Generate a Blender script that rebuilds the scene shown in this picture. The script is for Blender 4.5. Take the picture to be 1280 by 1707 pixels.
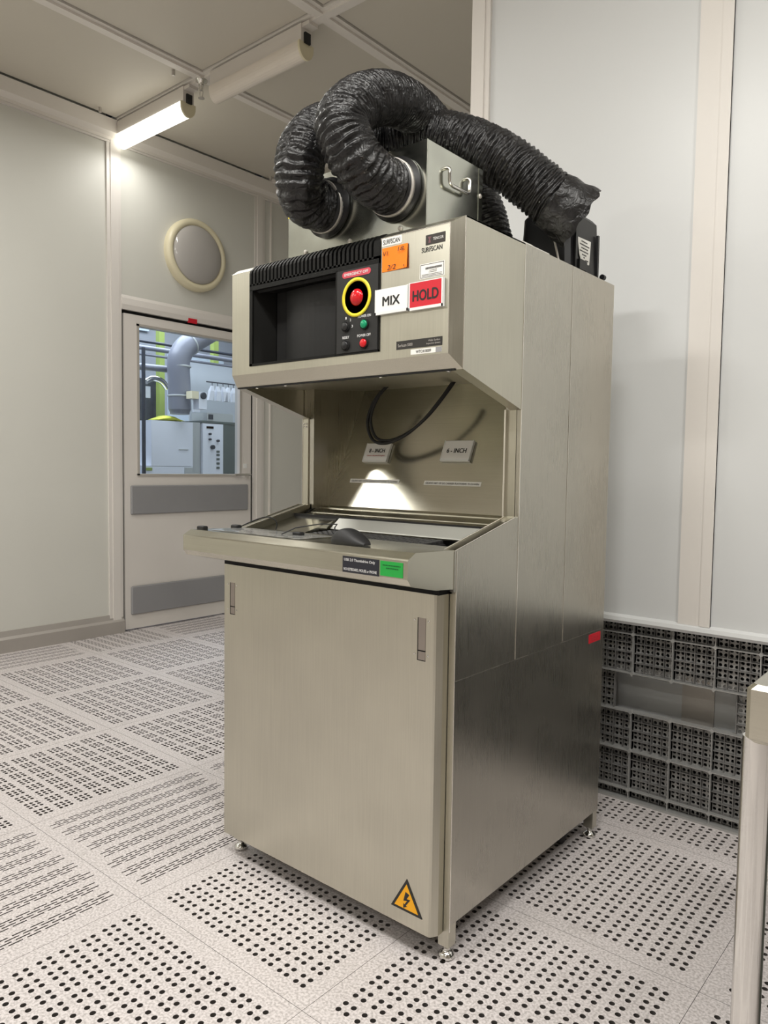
import bpy, math, random
from mathutils import Vector, Matrix
random.seed(7)
for o in list(bpy.data.objects): bpy.data.objects.remove(o)
SC = bpy.context.scene
COL = SC.collection

# ------------------------------------------------------------------ camera, world, lights, exposure
F_PX, YAW, PITCH, ROLL = 1244.9, 40.13, -3.424, 0.821
cam_data = bpy.data.cameras.new('camera'); cam = bpy.data.objects.new('camera', cam_data); COL.objects.link(cam)
cam_data.sensor_fit = 'VERTICAL'; cam_data.sensor_height = 24.0; cam_data.lens = F_PX/1707*24.0
cam_data.clip_start = 0.02; cam_data.clip_end = 60
_y, _p, _r = map(math.radians, (YAW, PITCH, ROLL))
fw = Vector((-math.sin(_y)*math.cos(_p), math.cos(_y)*math.cos(_p), math.sin(_p)))
rt = Vector((math.cos(_y), math.sin(_y), 0)); up = rt.cross(fw)
r2 = math.cos(_r)*rt+math.sin(_r)*up; u2 = -math.sin(_r)*rt+math.cos(_r)*up
cam.matrix_world = Matrix.Translation((1.690, -1.308, 1.1167)) @ Matrix((r2, u2, -fw)).transposed().to_4x4()
SC.camera = cam

SC.view_settings.view_transform = 'Standard'; SC.view_settings.look = 'None'
SC.view_settings.gamma = 1; SC.view_settings.use_curve_mapping = False
SC.view_settings.exposure = 0.46
w = bpy.data.worlds.new('world'); SC.world = w; w.use_nodes = True
w.node_tree.nodes['Background'].inputs[0].default_value = (0.9, 0.88, 0.85, 1)
w.node_tree.nodes['Background'].inputs[1].default_value = 0.15

def area(name, loc, sx, sy, power, color=(1, 0.95, 0.87), rot=(0, 0, 0), spread=180):
    l = bpy.data.lights.new(name, 'AREA'); l.shape = 'RECTANGLE'; l.size = sx; l.size_y = sy
    l.energy = power; l.color = color; l.spread = math.radians(spread)
    o = bpy.data.objects.new(name, l); o.location = loc; o.rotation_euler = rot; COL.objects.link(o); return o
# fluorescent rows of the room plus one added fill lamp (the ones behind and above the camera have only their light)
NEUT = (1, 0.982, 0.935)
area('row_or_fill_light', (-2.32, -1.52, 3.12), 0.85, 0.12, 21, NEUT)
area('row_or_fill_light', (0.35, -1.15, 3.12), 0.62, 0.14, 22, NEUT)
area('row_or_fill_light', (-1.45, 0.11, 3.12), 0.62, 0.14, 15, NEUT)  # fill lamp, added to brighten the left wall
area('row_or_fill_light', (1.4, -0.9, 3.12), 0.62, 0.14, 28, NEUT)
area('row_or_fill_light', (2.6, -0.2, 3.12), 0.62, 0.14, 26, NEUT)
area('row_or_fill_light', (1.9, -3.2, 3.12), 0.62, 0.14, 18, NEUT)
area('row_or_fill_light', (-1.6, -3.7, 3.12), 0.62, 0.14, 26, NEUT)
area('lit_lamp_light', (-2.39, 1.36, 3.09), 0.6, 0.10, 2.5, NEUT)
area('chase_light', (-4.1, 2.4, 3.2), 1.6, 2.6, 95, (0.90, 0.94, 1.0))

# ------------------------------------------------------------------ materials
def nodes(m):
    m.use_nodes = True; return m.node_tree.nodes, m.node_tree.links, m.node_tree.nodes['Principled BSDF']
def mat(name, col, rough=0.5, metal=0.0, var=0.0, scale=8.0, bump=0.0, emit=None, es=0.0, stretch=(1, 1, 1), spec=0.5, rvar=0.0, det=4):
    m = bpy.data.materials.new(name); N, L, b = nodes(m)
    c = (*col, 1)
    b.inputs['Base Color'].default_value = c; b.inputs['Roughness'].default_value = rough
    b.inputs['Metallic'].default_value = metal; b.inputs['Specular IOR Level'].default_value = spec
    if emit: b.inputs['Emission Color'].default_value = (*emit, 1); b.inputs['Emission Strength'].default_value = es
    if var or bump or rvar:
        tc = N.new('ShaderNodeTexCoord'); mp = N.new('ShaderNodeMapping'); mp.inputs['Scale'].default_value = stretch
        nz = N.new('ShaderNodeTexNoise'); nz.inputs['Scale'].default_value = scale; nz.inputs['Detail'].default_value = det
        L.new(tc.outputs['Object'], mp.inputs['Vector']); L.new(mp.outputs['Vector'], nz.inputs['Vector'])
        if var:
            mx = N.new('ShaderNodeMix'); mx.data_type = 'RGBA'
            mx.inputs['A'].default_value = (*[v*(1-var) for v in col], 1); mx.inputs['B'].default_value = (*[min(1, v*(1+var)) for v in col], 1)
            cr = N.new('ShaderNodeMapRange'); cr.inputs['From Min'].default_value = 0.3; cr.inputs['From Max'].default_value = 0.7
            L.new(nz.outputs['Fac'], cr.inputs['Value']); L.new(cr.outputs['Result'], mx.inputs['Factor']); L.new(mx.outputs['Result'], b.inputs['Base Color'])
        if rvar:
            rr = N.new('ShaderNodeMapRange'); rr.inputs['From Min'].default_value = 0.3; rr.inputs['From Max'].default_value = 0.7
            rr.inputs['To Min'].default_value = max(0.02, rough-rvar); rr.inputs['To Max'].default_value = rough+rvar
            L.new(nz.outputs['Fac'], rr.inputs['Value']); L.new(rr.outputs['Result'], b.inputs['Roughness'])
        if bump:
            bp = N.new('ShaderNodeBump'); bp.inputs['Strength'].default_value = bump; bp.inputs['Distance'].default_value = 0.002
            L.new(nz.outputs['Fac'], bp.inputs['Height']); L.new(bp.outputs['Normal'], b.inputs['Normal'])
    return m

def steel(name, col=(0.555, 0.535, 0.455), rough=0.31, brush=(90, 90, 1.0), blot=0.055):
    m = bpy.data.materials.new(name); N, L, b = nodes(m)
    b.inputs['Metallic'].default_value = 1.0
    tc = N.new('ShaderNodeTexCoord')
    mp = N.new('ShaderNodeMapping'); mp.inputs['Scale'].default_value = brush
    n1 = N.new('ShaderNodeTexNoise'); n1.inputs['Scale'].default_value = 6; n1.inputs['Detail'].default_value = 5
    n2 = N.new('ShaderNodeTexNoise'); n2.inputs['Scale'].default_value = 5; n2.inputs['Detail'].default_value = 3
    L.new(tc.outputs['Object'], mp.inputs['Vector']); L.new(mp.outputs['Vector'], n1.inputs['Vector']); L.new(tc.outputs['Object'], n2.inputs['Vector'])
    add = N.new('ShaderNodeMath'); add.operation = 'ADD'; L.new(n1.outputs['Fac'], add.inputs[0]); L.new(n2.outputs['Fac'], add.inputs[1])
    rr = N.new('ShaderNodeMapRange'); rr.inputs['From Min'].default_value = 0.7; rr.inputs['From Max'].default_value = 1.3
    rr.inputs['To Min'].default_value = rough-0.03; rr.inputs['To Max'].default_value = rough+0.04
    L.new(add.outputs[0], rr.inputs['Value']); L.new(rr.outputs['Result'], b.inputs['Roughness'])
    mx = N.new('ShaderNodeMix'); mx.data_type = 'RGBA'
    mx.inputs['A'].default_value = (*[v*(1-blot) for v in col], 1); mx.inputs['B'].default_value = (*[min(1, v*(1+blot)) for v in col], 1)
    cr = N.new('ShaderNodeMapRange'); cr.inputs['From Min'].default_value = 0.75; cr.inputs['From Max'].default_value = 1.25
    L.new(add.outputs[0], cr.inputs['Value']); L.new(cr.outputs['Result'], mx.inputs['Factor']); L.new(mx.outputs['Result'], b.inputs['Base Color'])
    bp = N.new('ShaderNodeBump'); bp.inputs['Strength'].default_value = 0.012; bp.inputs['Distance'].default_value = 0.001
    L.new(n1.outputs['Fac'], bp.inputs['Height']); L.new(bp.outputs['Normal'], b.inputs['Normal'])
    return m

M = {}
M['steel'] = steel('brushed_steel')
M['steel_shaded'] = steel('brushed_steel_shaded_side', (0.50, 0.48, 0.425), 0.28)  # same steel, darkened to put the right side's shade into its colour
M['steel_h'] = steel('brushed_steel_horizontal', rough=0.19, brush=(1.0, 90, 90))
M['galv'] = steel('galvanised_steel', (0.52, 0.53, 0.47), 0.20, (2, 2, 2), 0.12)
M['chrome'] = mat('polished_steel', (0.75, 0.74, 0.71), 0.12, 1.0)
M['edge'] = mat('bright_steel_edge', (0.85, 0.82, 0.76), 0.25, 1.0)
M['black'] = mat('black_plastic', (0.007, 0.007, 0.008), 0.45)
M['bezel'] = mat('bezel_plastic', (0.006, 0.006, 0.0055), 0.5, spec=0.18)
M['panelblk'] = mat('control_panel_plastic', (0.022, 0.022, 0.022), 0.42, spec=0.3)
M['screen'] = mat('screen_glass', (0.022, 0.022, 0.022), 0.4, spec=0.2)
M['void'] = mat('dark_gap', (0.004, 0.004, 0.004), 0.9)
M['rubber'] = mat('black_rubber', (0.008, 0.008, 0.009), 0.55)
M['white'] = mat('white_card', (0.88, 0.87, 0.86), 0.45)
M['label'] = mat('label_paper', (0.84, 0.83, 0.79), 0.5)
M['ink'] = mat('black_ink', (0.015, 0.015, 0.015), 0.6)
M['inkred'] = mat('red_ink', (0.45, 0.02, 0.03), 0.6)
M['whiteink'] = mat('white_print', (0.75, 0.75, 0.75), 0.5)
M['red'] = mat('red_paper', (0.60, 0.010, 0.025), 0.45)
M['orange'] = mat('orange_note', (1.0, 0.22, 0.0), 0.6)
M['pink'] = mat('red_label', (0.62, 0.06, 0.09), 0.5)
M['yellow'] = mat('yellow_ring', (0.85, 0.72, 0.03), 0.45)
M['redbtn'] = mat('red_button', (0.60, 0.008, 0.015), 0.2)
M['greenbtn'] = mat('green_button', (0.0, 0.27, 0.12), 0.25)
M['warn'] = mat('warning_yellow', (0.9, 0.42, 0.0), 0.45)
M['greenlab'] = mat('green_label', (0.01, 0.36, 0.05), 0.5)
M['greenink'] = mat('dark_green_print', (0.0, 0.12, 0.02), 0.5)
M['wall'] = mat('wall_panel', (0.655, 0.65, 0.60), 0.45, var=0.02, scale=1.2)
M['wallR'] = mat('wall_panel_gloss', (0.67, 0.68, 0.68), 0.34, var=0.015, scale=1.0)
M['beam'] = mat('ceiling_beam_profile', (0.78, 0.74, 0.69), 0.4)
M['trim'] = mat('painted_profile', (0.74, 0.705, 0.665), 0.4, var=0.02, scale=2)
M['alu'] = mat('aluminium_profile', (0.55, 0.52, 0.48), 0.42, 0.35, var=0.04, scale=3)
M['base'] = mat('base_profile', (0.42, 0.39, 0.36), 0.45, 0.2, var=0.04, scale=4)
M['kick'] = mat('kick_plate', (0.30, 0.30, 0.31), 0.38, 0.1, var=0.03, scale=3)
M['cream'] = mat('cream_rim', (0.72, 0.66, 0.47), 0.35)
M['dome'] = mat('convex_mirror', (0.44, 0.42, 0.40), 0.10, 0.0)
M['cardholder'] = mat('card_holder_plastic', (0.82, 0.83, 0.82), 0.2)
M['lamp_on'] = mat('lit_diffuser', (0.9, 0.88, 0.8), 0.4, emit=(1.0, 0.97, 0.86), es=2.0)
M['lamp_off'] = mat('unlit_diffuser', (0.78, 0.72, 0.64), 0.25)
M['housing'] = mat('lamp_housing', (0.70, 0.66, 0.61), 0.4)

def ceiling_mat():
    m = mat('perforated_ceiling', (0.44, 0.40, 0.34), 0.5); N, L, b = nodes(m)
    tc = N.new('ShaderNodeTexCoord'); vo = N.new('ShaderNodeTexVoronoi'); vo.inputs['Scale'].default_value = 90; vo.inputs['Randomness'].default_value = 0
    mr = N.new('ShaderNodeMapRange'); mr.inputs['From Min'].default_value = 0.22; mr.inputs['From Max'].default_value = 0.34
    mx = N.new('ShaderNodeMix'); mx.data_type = 'RGBA'
    mx.inputs['A'].default_value = (0.27, 0.25, 0.21, 1); mx.inputs['B'].default_value = (0.62, 0.58, 0.50, 1)
    L.new(tc.outputs['Object'], vo.inputs['Vector']); L.new(vo.outputs['Distance'], mr.inputs['Value'])
    L.new(mr.outputs['Result'], mx.inputs['Factor']); L.new(mx.outputs['Result'], b.inputs['Base Color']); return m
M['ceil'] = ceiling_mat()

def floor_mat():
    m = mat('speckled_floor_tile', (0.6, 0.56, 0.51), 0.5); N, L, b = nodes(m)
    tc = N.new('ShaderNodeTexCoord')
    gp = N.new('ShaderNodeNewGeometry')
    n1 = N.new('ShaderNodeTexNoise'); n1.inputs['Scale'].default_value = 170; n1.inputs['Detail'].default_value = 3
    n2 = N.new('ShaderNodeTexNoise'); n2.inputs['Scale'].default_value = 2.2; n2.inputs['Detail'].default_value = 6
    n3 = N.new('ShaderNodeTexNoise'); n3.inputs['Scale'].default_value = 9; n3.inputs['Detail'].default_value = 8; n3.inputs['Roughness'].default_value = 0.7
    for n in (n1, n2, n3): L.new(gp.outputs['Position'], n.inputs['Vector'])
    r1 = N.new('ShaderNodeMapRange'); r1.inputs['From Min'].default_value = 0.36; r1.inputs['From Max'].default_value = 0.60
    mx = N.new('ShaderNodeMix'); mx.data_type = 'RGBA'
    mx.inputs['A'].default_value = (0.42, 0.385, 0.375, 1); mx.inputs['B'].default_value = (0.67, 0.625, 0.62, 1)
    L.new(n1.outputs['Fac'], r1.inputs['Value']); L.new(r1.outputs['Result'], mx.inputs['Factor'])
    r2_ = N.new('ShaderNodeMapRange'); r2_.inputs['From Min'].default_value = 0.58; r2_.inputs['From Max'].default_value = 0.78; r2_.inputs['To Max'].default_value = 0.45
    L.new(n3.outputs['Fac'], r2_.inputs['Value'])
    m2 = N.new('ShaderNodeMix'); m2.data_type = 'RGBA'; m2.inputs['B'].default_value = (0.30, 0.27, 0.25, 1)
    L.new(mx.outputs['Result'], m2.inputs['A']); L.new(r2_.outputs['Result'], m2.inputs['Factor'])
    L.new(m2.outputs['Result'], b.inputs['Base Color']); return m
M['tile'] = floor_mat()
M['tileside'] = mat('tile_core_shade', (0.075, 0.066, 0.06), 0.7)  # core colour darkened so hole walls look shaded
M['sub'] = mat('plenum', (0.02, 0.019, 0.018), 0.9)
M['ribd'] = mat('ribbed_panel_dark', (0.20, 0.195, 0.19), 0.35, 0.3, var=0.15, scale=6)
M['ribl'] = mat('ribbed_panel_glint', (0.42, 0.42, 0.41), 0.35, 0.4)  # lighter grey paints the specular shine of the rib edges

def hose_mat():
    m = mat('black_duct_fabric', (0.007, 0.0065, 0.007), 0.36); N, L, b = nodes(m)
    tc = N.new('ShaderNodeTexCoord'); n1 = N.new('ShaderNodeTexNoise'); n1.inputs['Scale'].default_value = 38; n1.inputs['Detail'].default_value = 4
    n1.inputs['Distortion'].default_value = 1.2
    L.new(tc.outputs['Object'], n1.inputs['Vector'])
    bp = N.new('ShaderNodeBump'); bp.inputs['Strength'].default_value = 0.9; bp.inputs['Distance'].default_value = 0.008
    L.new(n1.outputs['Fac'], bp.inputs['Height']); L.new(bp.outputs['Normal'], b.inputs['Normal']); return m
M['hose'] = hose_mat()

def glass_mat():
    m = bpy.data.materials.new('window_glass'); m.use_nodes = True; N = m.node_tree.nodes; L = m.node_tree.links
    N.remove(N['Principled BSDF']); out = N['Material Output']
    t = N.new('ShaderNodeBsdfTransparent'); t.inputs[0].default_value = (0.90, 0.94, 0.97, 1)
    g = N.new('ShaderNodeBsdfGlossy'); g.inputs['Roughness'].default_value = 0.03
    mx = N.new('ShaderNodeMixShader'); mx.inputs[0].default_value = 0.05
    L.new(t.outputs[0], mx.inputs[1]); L.new(g.outputs[0], mx.inputs[2]); L.new(mx.outputs[0], out.inputs[0]); return m
M['glass'] = glass_mat()
M['film'] = mat('clear_film', (0.5, 0.52, 0.5), 0.12, 0.0)

# ------------------------------------------------------------------ mesh helpers (world coordinates in, one mesh object out)
class MB:
    def __init__(s): s.v = []; s.f = []; s.sm = []
    def add(s, vs, fs, smooth=False):
        b = len(s.v); s.v += [tuple(v) for v in vs]; s.f += [tuple(i+b for i in f) for f in fs]; s.sm += [smooth]*len(fs); return s
    def box(s, x0, x1, y0, y1, z0, z1):
        vs = [(x, y, z) for z in (z0, z1) for y in (y0, y1) for x in (x0, x1)]
        return s.add(vs, [(0, 2, 3, 1), (4, 5, 7, 6), (0, 1, 5, 4), (2, 6, 7, 3), (0, 4, 6, 2), (1, 3, 7, 5)])
    def bevbox(s, x0, x1, y0, y1, z0, z1, b):
        # box with chamfered edges (three stacked octagonal rings in z)
        def ring(i, z):
            a = i; return [(x0+a+b, y0+a, z), (x1-a-b, y0+a, z), (x1-a, y0+a+b, z), (x1-a, y1-a-b, z), (x1-a-b, y1-a, z), (x0+a+b, y1-a, z), (x0+a, y1-a-b, z), (x0+a, y0+a+b, z)]
        rings = [ring(b, z0), ring(0, z0+b), ring(0, z1-b), ring(b, z1)]
        return s.loft(rings, True)
    def loft(s, rings, cap=True, smooth=False, closed=False):
        n = len(rings[0]); vs = [p for r in rings for p in r]; fs = []
        R = len(rings)
        for i in range(R if closed else R-1):
            j = (i+1) % R
            for k in range(n):
                fs.append((i*n+k, i*n+(k+1) % n, j*n+(k+1) % n, j*n+k))
        s.add(vs, fs, smooth)
        if cap and not closed:
            s.add(rings[0], [tuple(reversed(range(n)))]); s.add(rings[-1], [tuple(range(n))])
        return s
    def prism(s, poly, axis, a, b):
        def P(u, v, t): return {'x': (t, u, v), 'y': (u, t, v), 'z': (u, v, t)}[axis]
        return s.loft([[P(u, v, a) for u, v in poly], [P(u, v, b) for u, v in poly]])
    def tube(s, pts, r, n=12, cap=True, smooth=True):
        pts = [Vector(p) for p in pts]; rings = []; prev = None
        rr = r if isinstance(r, (list, tuple)) else [r]*len(pts)
        t0 = (pts[1]-pts[0]).normalized(); ref = Vector((0, 0, 1)) if abs(t0.z) < 0.9 else Vector((1, 0, 0))
        nrm = t0.cross(ref).normalized()
        for i, p in enumerate(pts):
            t = ((pts[min(i+1, len(pts)-1)]-pts[max(i-1, 0)])).normalized()
            nrm = (nrm - t*nrm.dot(t)).normalized(); bn = t.cross(nrm)
            rings.append([p+rr[i]*(math.cos(2*math.pi*k/n)*nrm+math.sin(2*math.pi*k/n)*bn) for k in range(n)])
        return s.loft(rings, cap, smooth)
    def cyl(s, p0, p1, r, n=24, r1=None):
        return s.tube([p0, p1], [r, r if r1 is None else r1], n)
    def lathe(s, prof, c, axis, n=32):
        # prof: (radius, height along axis)
        c = Vector(c); a = Vector(axis).normalized(); ref = Vector((0, 0, 1)) if abs(a.z) < 0.9 else Vector((1, 0, 0))
        u = a.cross(ref).normalized(); v = a.cross(u)
        rings = [[c+a*h+r*(math.cos(2*math.pi*k/n)*u+math.sin(2*math.pi*k/n)*v) for k in range(n)] for r, h in prof]
        return s.loft(rings, True, True)
    def build(s, name, material, parent=None, **kw):
        me = bpy.data.meshes.new(name); 
        if parent is not None: o0 = wloc(parent)
        else:
            xs = [v[0] for v in s.v]; ys = [v[1] for v in s.v]; zs = [v[2] for v in s.v]
            o0 = Vector(((min(xs)+max(xs))/2, (min(ys)+max(ys))/2, min(zs)))
        me.from_pydata([(v[0]-o0.x, v[1]-o0.y, v[2]-o0.z) for v in s.v], [], s.f)
        me.polygons.foreach_set('use_smooth', s.sm); me.materials.append(M[material] if isinstance(material, str) else material)
        me.update()
        if kw.pop('fixn', True):
            import bmesh
            bm = bmesh.new(); bm.from_mesh(me); bmesh.ops.recalc_face_normals(bm, faces=bm.faces); bm.to_mesh(me); bm.free()
        o = bpy.data.objects.new(name, me); COL.objects.link(o)
        if parent is not None: o.parent = parent
        else: o.location = o0
        for k, v in kw.items(): o[k] = v
        return o
def wloc(o):
    l = Vector((0, 0, 0))
    while o is not None: l = l+o.location; o = o.parent
    return l
def empty(name, loc, **kw):
    o = bpy.data.objects.new(name, None); o.location = loc; o.empty_display_size = 0.05; COL.objects.link(o)
    for k, v in kw.items(): o[k] = v
    return o
def B(*a): return MB().box(*a)
def copy_tree(o, parent=None, off=(0, 0, 0)):
    c = o.copy(); COL.objects.link(c); c.parent = parent
    if parent is None: c.location = o.location+Vector(off)
    for ch in o.children: copy_tree(ch, c)
    return c
def text(parent, body, origin, width, height, u=(1, 0, 0), v=(0, 0, 1), material='ink', name='lettering', bold=0.0, th=0.0004, align='C', shear=0.0, **kw):
    """flat lettering on the plane (u, v); origin = centre (or left middle) of the line"""
    cu = bpy.data.curves.new('t', 'FONT'); cu.body = body; cu.size = 1;  cu.resolution_u = 3; cu.shear = shear
    to = bpy.data.objects.new('t', cu); COL.objects.link(to)
    bpy.context.view_layer.update()
    me = bpy.data.meshes.new_from_object(to.evaluated_get(bpy.context.evaluated_depsgraph_get()))
    bpy.data.objects.remove(to); 
    xs = [q.co.x for q in me.vertices]; ys = [q.co.y for q in me.vertices]
    x0, x1, y0, y1 = min(xs), max(xs), min(ys), max(ys)
    u = Vector(u).normalized(); v = Vector(v).normalized(); n = u.cross(v)
    sx = width/(x1-x0); sy = height/(y1-y0); o = Vector(origin)-wloc(parent)
    base = [(q.co.x, q.co.y) for q in me.vertices]; pol = [tuple(p.vertices) for p in me.polygons]
    if bold > 0:   # heavier strokes: the same glyphs laid down again, shifted a little
        f = bold*2.2*(y1-y0); nb = len(base); allv = []; allf = []
        for k, (dx, dy) in enumerate(((0, 0), (f, 0), (-f, 0), (0, f*0.6), (0, -f*0.6))):
            allv += [(x+dx, y+dy, k*0.00005) for x, y in base]; allf += [tuple(i+k*nb for i in p) for p in pol]
        me = bpy.data.meshes.new('t'); me.from_pydata(allv, [], allf)
    for q in me.vertices:
        a = (q.co.x-x0)*sx-(width/2 if align == 'C' else 0); b = (q.co.y-y0)*sy-height/2
        q.co = o+u*a+v*b+n*(th+q.co.z)
    me.name = name; me.materials.clear(); me.materials.append(M[material])
    ob = bpy.data.objects.new(name, me); COL.objects.link(ob); ob.parent = parent
    for k, vv in kw.items(): ob[k] = vv
    return ob
def spline(P, n=10):
    P = [Vector(p) for p in P]; out = []
    for i in range(len(P)-1):
        p0 = P[max(i-1, 0)]; p1 = P[i]; p2 = P[i+1]; p3 = P[min(i+2, len(P)-1)]
        for k in range(n):
            t = k/n
            out.append(0.5*((2*p1)+(-p0+p2)*t+(2*p0-5*p1+4*p2-p3)*t*t+(-p0+3*p1-3*p2+p3)*t**3))
    out.append(P[-1]); return out
def resample(P, step):
    out = [P[0]]; acc = 0
    for a, b in zip(P[:-1], P[1:]):
        d = (b-a).length
        while acc+d >= step:
            t = (step-acc)/d; a = a.lerp(b, t); out.append(a); d = (b-a).length; acc = 0
        acc += d
    return out

# ------------------------------------------------------------------ setting: floor
T0 = (0.025, -0.283); TS = 0.6
def plate(kind):
    mb = MB(); e = 0.0005; D = 0.010
    def quad(x0, x1, y0, y1): mb.add([(x0, y0, 0), (x1, y0, 0), (x1, y1, 0), (x0, y1, 0)], [(0, 1, 2, 3)])
    def rhole(x0, x1, y0, y1, r, n=12):
        cx, cy = (x0+x1)/2, (y0+y1)/2; q = n//4
        ring = [(cx+r*math.cos(2*math.pi*(k+0.0)/n+math.pi/4), cy+r*math.sin(2*math.pi*k/n+math.pi/4)) for k in range(n)]
        cor = [(x1, y1), (x0, y1), (x0, y0), (x1, y0)]
        vs = [(a, b, 0) for a, b in ring]+[(a, b, 0) for a, b in cor]+[(a, b, -D) for a, b in ring]
        fs = []
        for c in range(4):
            # side between corner c and c+1 uses ring points c*q .. (c+1)*q
            idx = [(c*q+k) % n for k in range(q+1)]
            fs.append(tuple([n+c, n+(c+1) % 4]+list(reversed(idx))))
        for k in range(n): fs.append((k, (k+1) % n, n+4+(k+1) % n, n+4+k))
        mb.add(vs, fs)
    def shole(x0, x1, y0, y1, ax0, ax1, ay0, ay1):
        vs = [(x0, y0, 0), (x1, y0, 0), (x1, y1, 0), (x0, y1, 0), (ax0, ay0, 0), (ax1, ay0, 0), (ax1, ay1, 0), (ax0, ay1, 0), (ax0, ay0, -D), (ax1, ay0, -D), (ax1, ay1, -D), (ax0, ay1, -D)]
        fs = [(0, 1, 5, 4), (1, 2, 6, 5), (2, 3, 7, 6), (3, 0, 4, 7)]+[(4+k, 4+(k+1) % 4, 8+(k+1) % 4, 8+k) for k in range(4)]
        mb.add(vs, fs)
    S = TS
    if kind in ('dots', 'groups'):
        if kind == 'dots':
            c = []
            for k in range(10):
                a = 0.0640+k*0.0525; c += [a-0.0112, a+0.0112]
            half = 0.0110; r = 0.0064
        else:
            c = []
            for k in range(8):
                a = 0.0640+k*0.0674; c += [a-0.0175, a, a+0.0175]
            half = 0.0087; r = 0.0062
        iv = []; cur = e
        for a in c:
            if a-half > cur+1e-6: iv.append((cur, a-half, 0))
            iv.append((max(cur, a-half), a+half, 1)); cur = a+half
        iv.append((cur, S-e, 0))
        for xa, xb, hx in iv:
            for ya, yb, hy in iv:
                if hx and hy: rhole(xa, xb, ya, yb, min(r, (xb-xa)/2-3e-4))
                else: quad(xa, xb, ya, yb)
    else:
        # staggered slots, eight bands of four rows
        cur = e; y0, y1 = 0.030, 0.570
        for b_ in range(8):
            bx = 0.034+b_*0.0672
            for r_ in range(4):
                xa = bx+r_*0.0105; xb = xa+0.0105
                if xa > cur+1e-6: quad(cur, xa, e, S-e)
                cur = xb
                off = (0.0215, 0.0, 0.0215, 0.0)[r_]+0.004*b_ % 0.02; y = y0+off; yy = e
                xm = (xa+xb)/2
                while y+0.033 < y1+0.01:
                    if y-0.004 > yy: quad(xa, xb, yy, y-0.004)
                    shole(xa, xb, max(yy, y-0.004), y+0.037, xm-0.0021, xm+0.0021, y, y+0.033); yy = y+0.037; y += 0.043
                quad(xa, xb, yy, S-e)
        quad(cur, S-e, e, S-e)
    # rim
    mb.add([(e, e, 0), (S-e, e, 0), (S-e, S-e, 0), (e, S-e, 0), (e, e, -0.03), (S-e, e, -0.03), (S-e, S-e, -0.03), (e, S-e, -0.03)], [(k, k+4, (k+1) % 4+4, (k+1) % 4) for k in range(4)])
    me = bpy.data.meshes.new('tile_'+kind); me.from_pydata(mb.v, [], mb.f); me.materials.append(M['tile']); me.materials.append(M['tileside'])
    me.polygons.foreach_set('material_index', [1 if min(mb.v[i][2] for i in f) < -1e-4 else 0 for f in mb.f]); me.update(); return me
TM = {k: plate(k) for k in ('dots', 'groups', 'slots')}
floor_root = empty('floor', (0, 0, 0), kind='structure')
def kind_of(i, j):
    if i >= 0 or (i >= -1 and j >= 3): return 'dots'
    if i == -1: return 'slots'
    if i == -2 and j == -2: return 'dots'
    if i == -5: return 'slots'
    return 'groups'
for i in range(-5, 4):
    for j in range(-3, 6):
        x = T0[0]+i*TS; y = T0[1]+j*TS
        if x >= -0.0 and y > 1.15: continue
        if x > 1.8 and y > 1: continue
        o = bpy.data.objects.new('tile', TM[kind_of(i, j)]); COL.objects.link(o); o.parent = floor_root
        o.location = (x, y, 0)
        if i == -5 and j % 2 == 0: o.rotation_euler = (0, 0, math.pi/2); o.location = (x+TS, y, 0)
sf = MB(); sf.box(-2.99, 4.3, -5, -2.083-0.003, -0.03, -0.0005); sf.box(2.43, 4.3, -2.08, 1.3, -0.03, -0.0005)
sf.build('solid_border', 'tile', floor_root)
sf = B(-3.0, 4.3, -5, 4.2, -0.42, -0.40); sf.build('plenum_base', 'sub', floor_root)

# ------------------------------------------------------------------ setting: walls
XL = -2.785; H = 3.286; YR = 1.112; DY0 = 1.352; DY1 = 2.415; DZ = 2.096
wl = empty('wall_left', (XL, 0, 0), kind='structure')
m_ = MB(); m_.box(XL-0.06, XL-0.012, -5, 1.243, 0, H+0.1); m_.box(XL-0.06, XL-0.012, 2.53, 4.2, 0, H+0.1)
m_.box(XL-0.06, XL-0.004, 1.335, 2.44, 2.19, H+0.1); m_.build('panel', 'wall', wl)
m_ = MB(); m_.box(XL-0.06, XL, 1.238, 1.335, 0, 3.16); m_.box(XL-0.06, XL+0.006, 1.262, 1.318, 0, 3.16); m_.build('post', 'trim', wl)
m_ = MB(); m_.box(XL-0.06, XL, 2.44, 2.54, 0, 3.16); m_.box(XL-0.06, XL+0.006, 2.465, 2.515, 0, 3.16); m_.build('post', 'trim', wl)
m_ = MB(); m_.box(XL-0.06, XL, 2.60, 2.612, 0, 3.16)
m_.prism([(XL-0.05, 3.155), (XL+0.004, 3.155), (XL+0.004, 3.175), (XL+0.03, 3.20), (XL+0.035, 3.278), (XL-0.05, 3.278)], 'y', -5, 4.2)
o = m_.build('header_band', 'beam', wl)
m_ = MB(); m_.prism([(XL-0.05, 3.140), (XL+0.002, 3.140), (XL+0.002, 3.154), (XL-0.05, 3.154)], 'y', -5, 4.2); m_.build('header_lip', 'trim', wl)
m_ = MB(); m_.prism([(XL-0.05, 0), (XL+0.018, 0), (XL+0.018, 0.078), (XL+0.002, 0.092), (XL-0.004, 0.125), (XL-0.05, 0.125)], 'y', -5, 1.335); m_.build('baseboard', 'base', wl)
m_ = MB(); m_.prism([(XL-0.05, 0), (XL+0.018, 0), (XL+0.018, 0.078), (XL+0.002, 0.092), (XL-0.004, 0.125), (XL-0.05, 0.125)], 'y', 2.44, 4.2); m_.build('baseboard', 'base', wl)
m_ = MB(); m_.prism([(XL-0.05, 2.118), (XL+0.004, 2.118), (XL+0.010, 2.15), (XL+0.006, 2.19), (XL-0.01, 2.225), (XL-0.05, 2.225)], 'y', 1.335, 2.44); m_.build('door_head', 'trim', wl)

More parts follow.
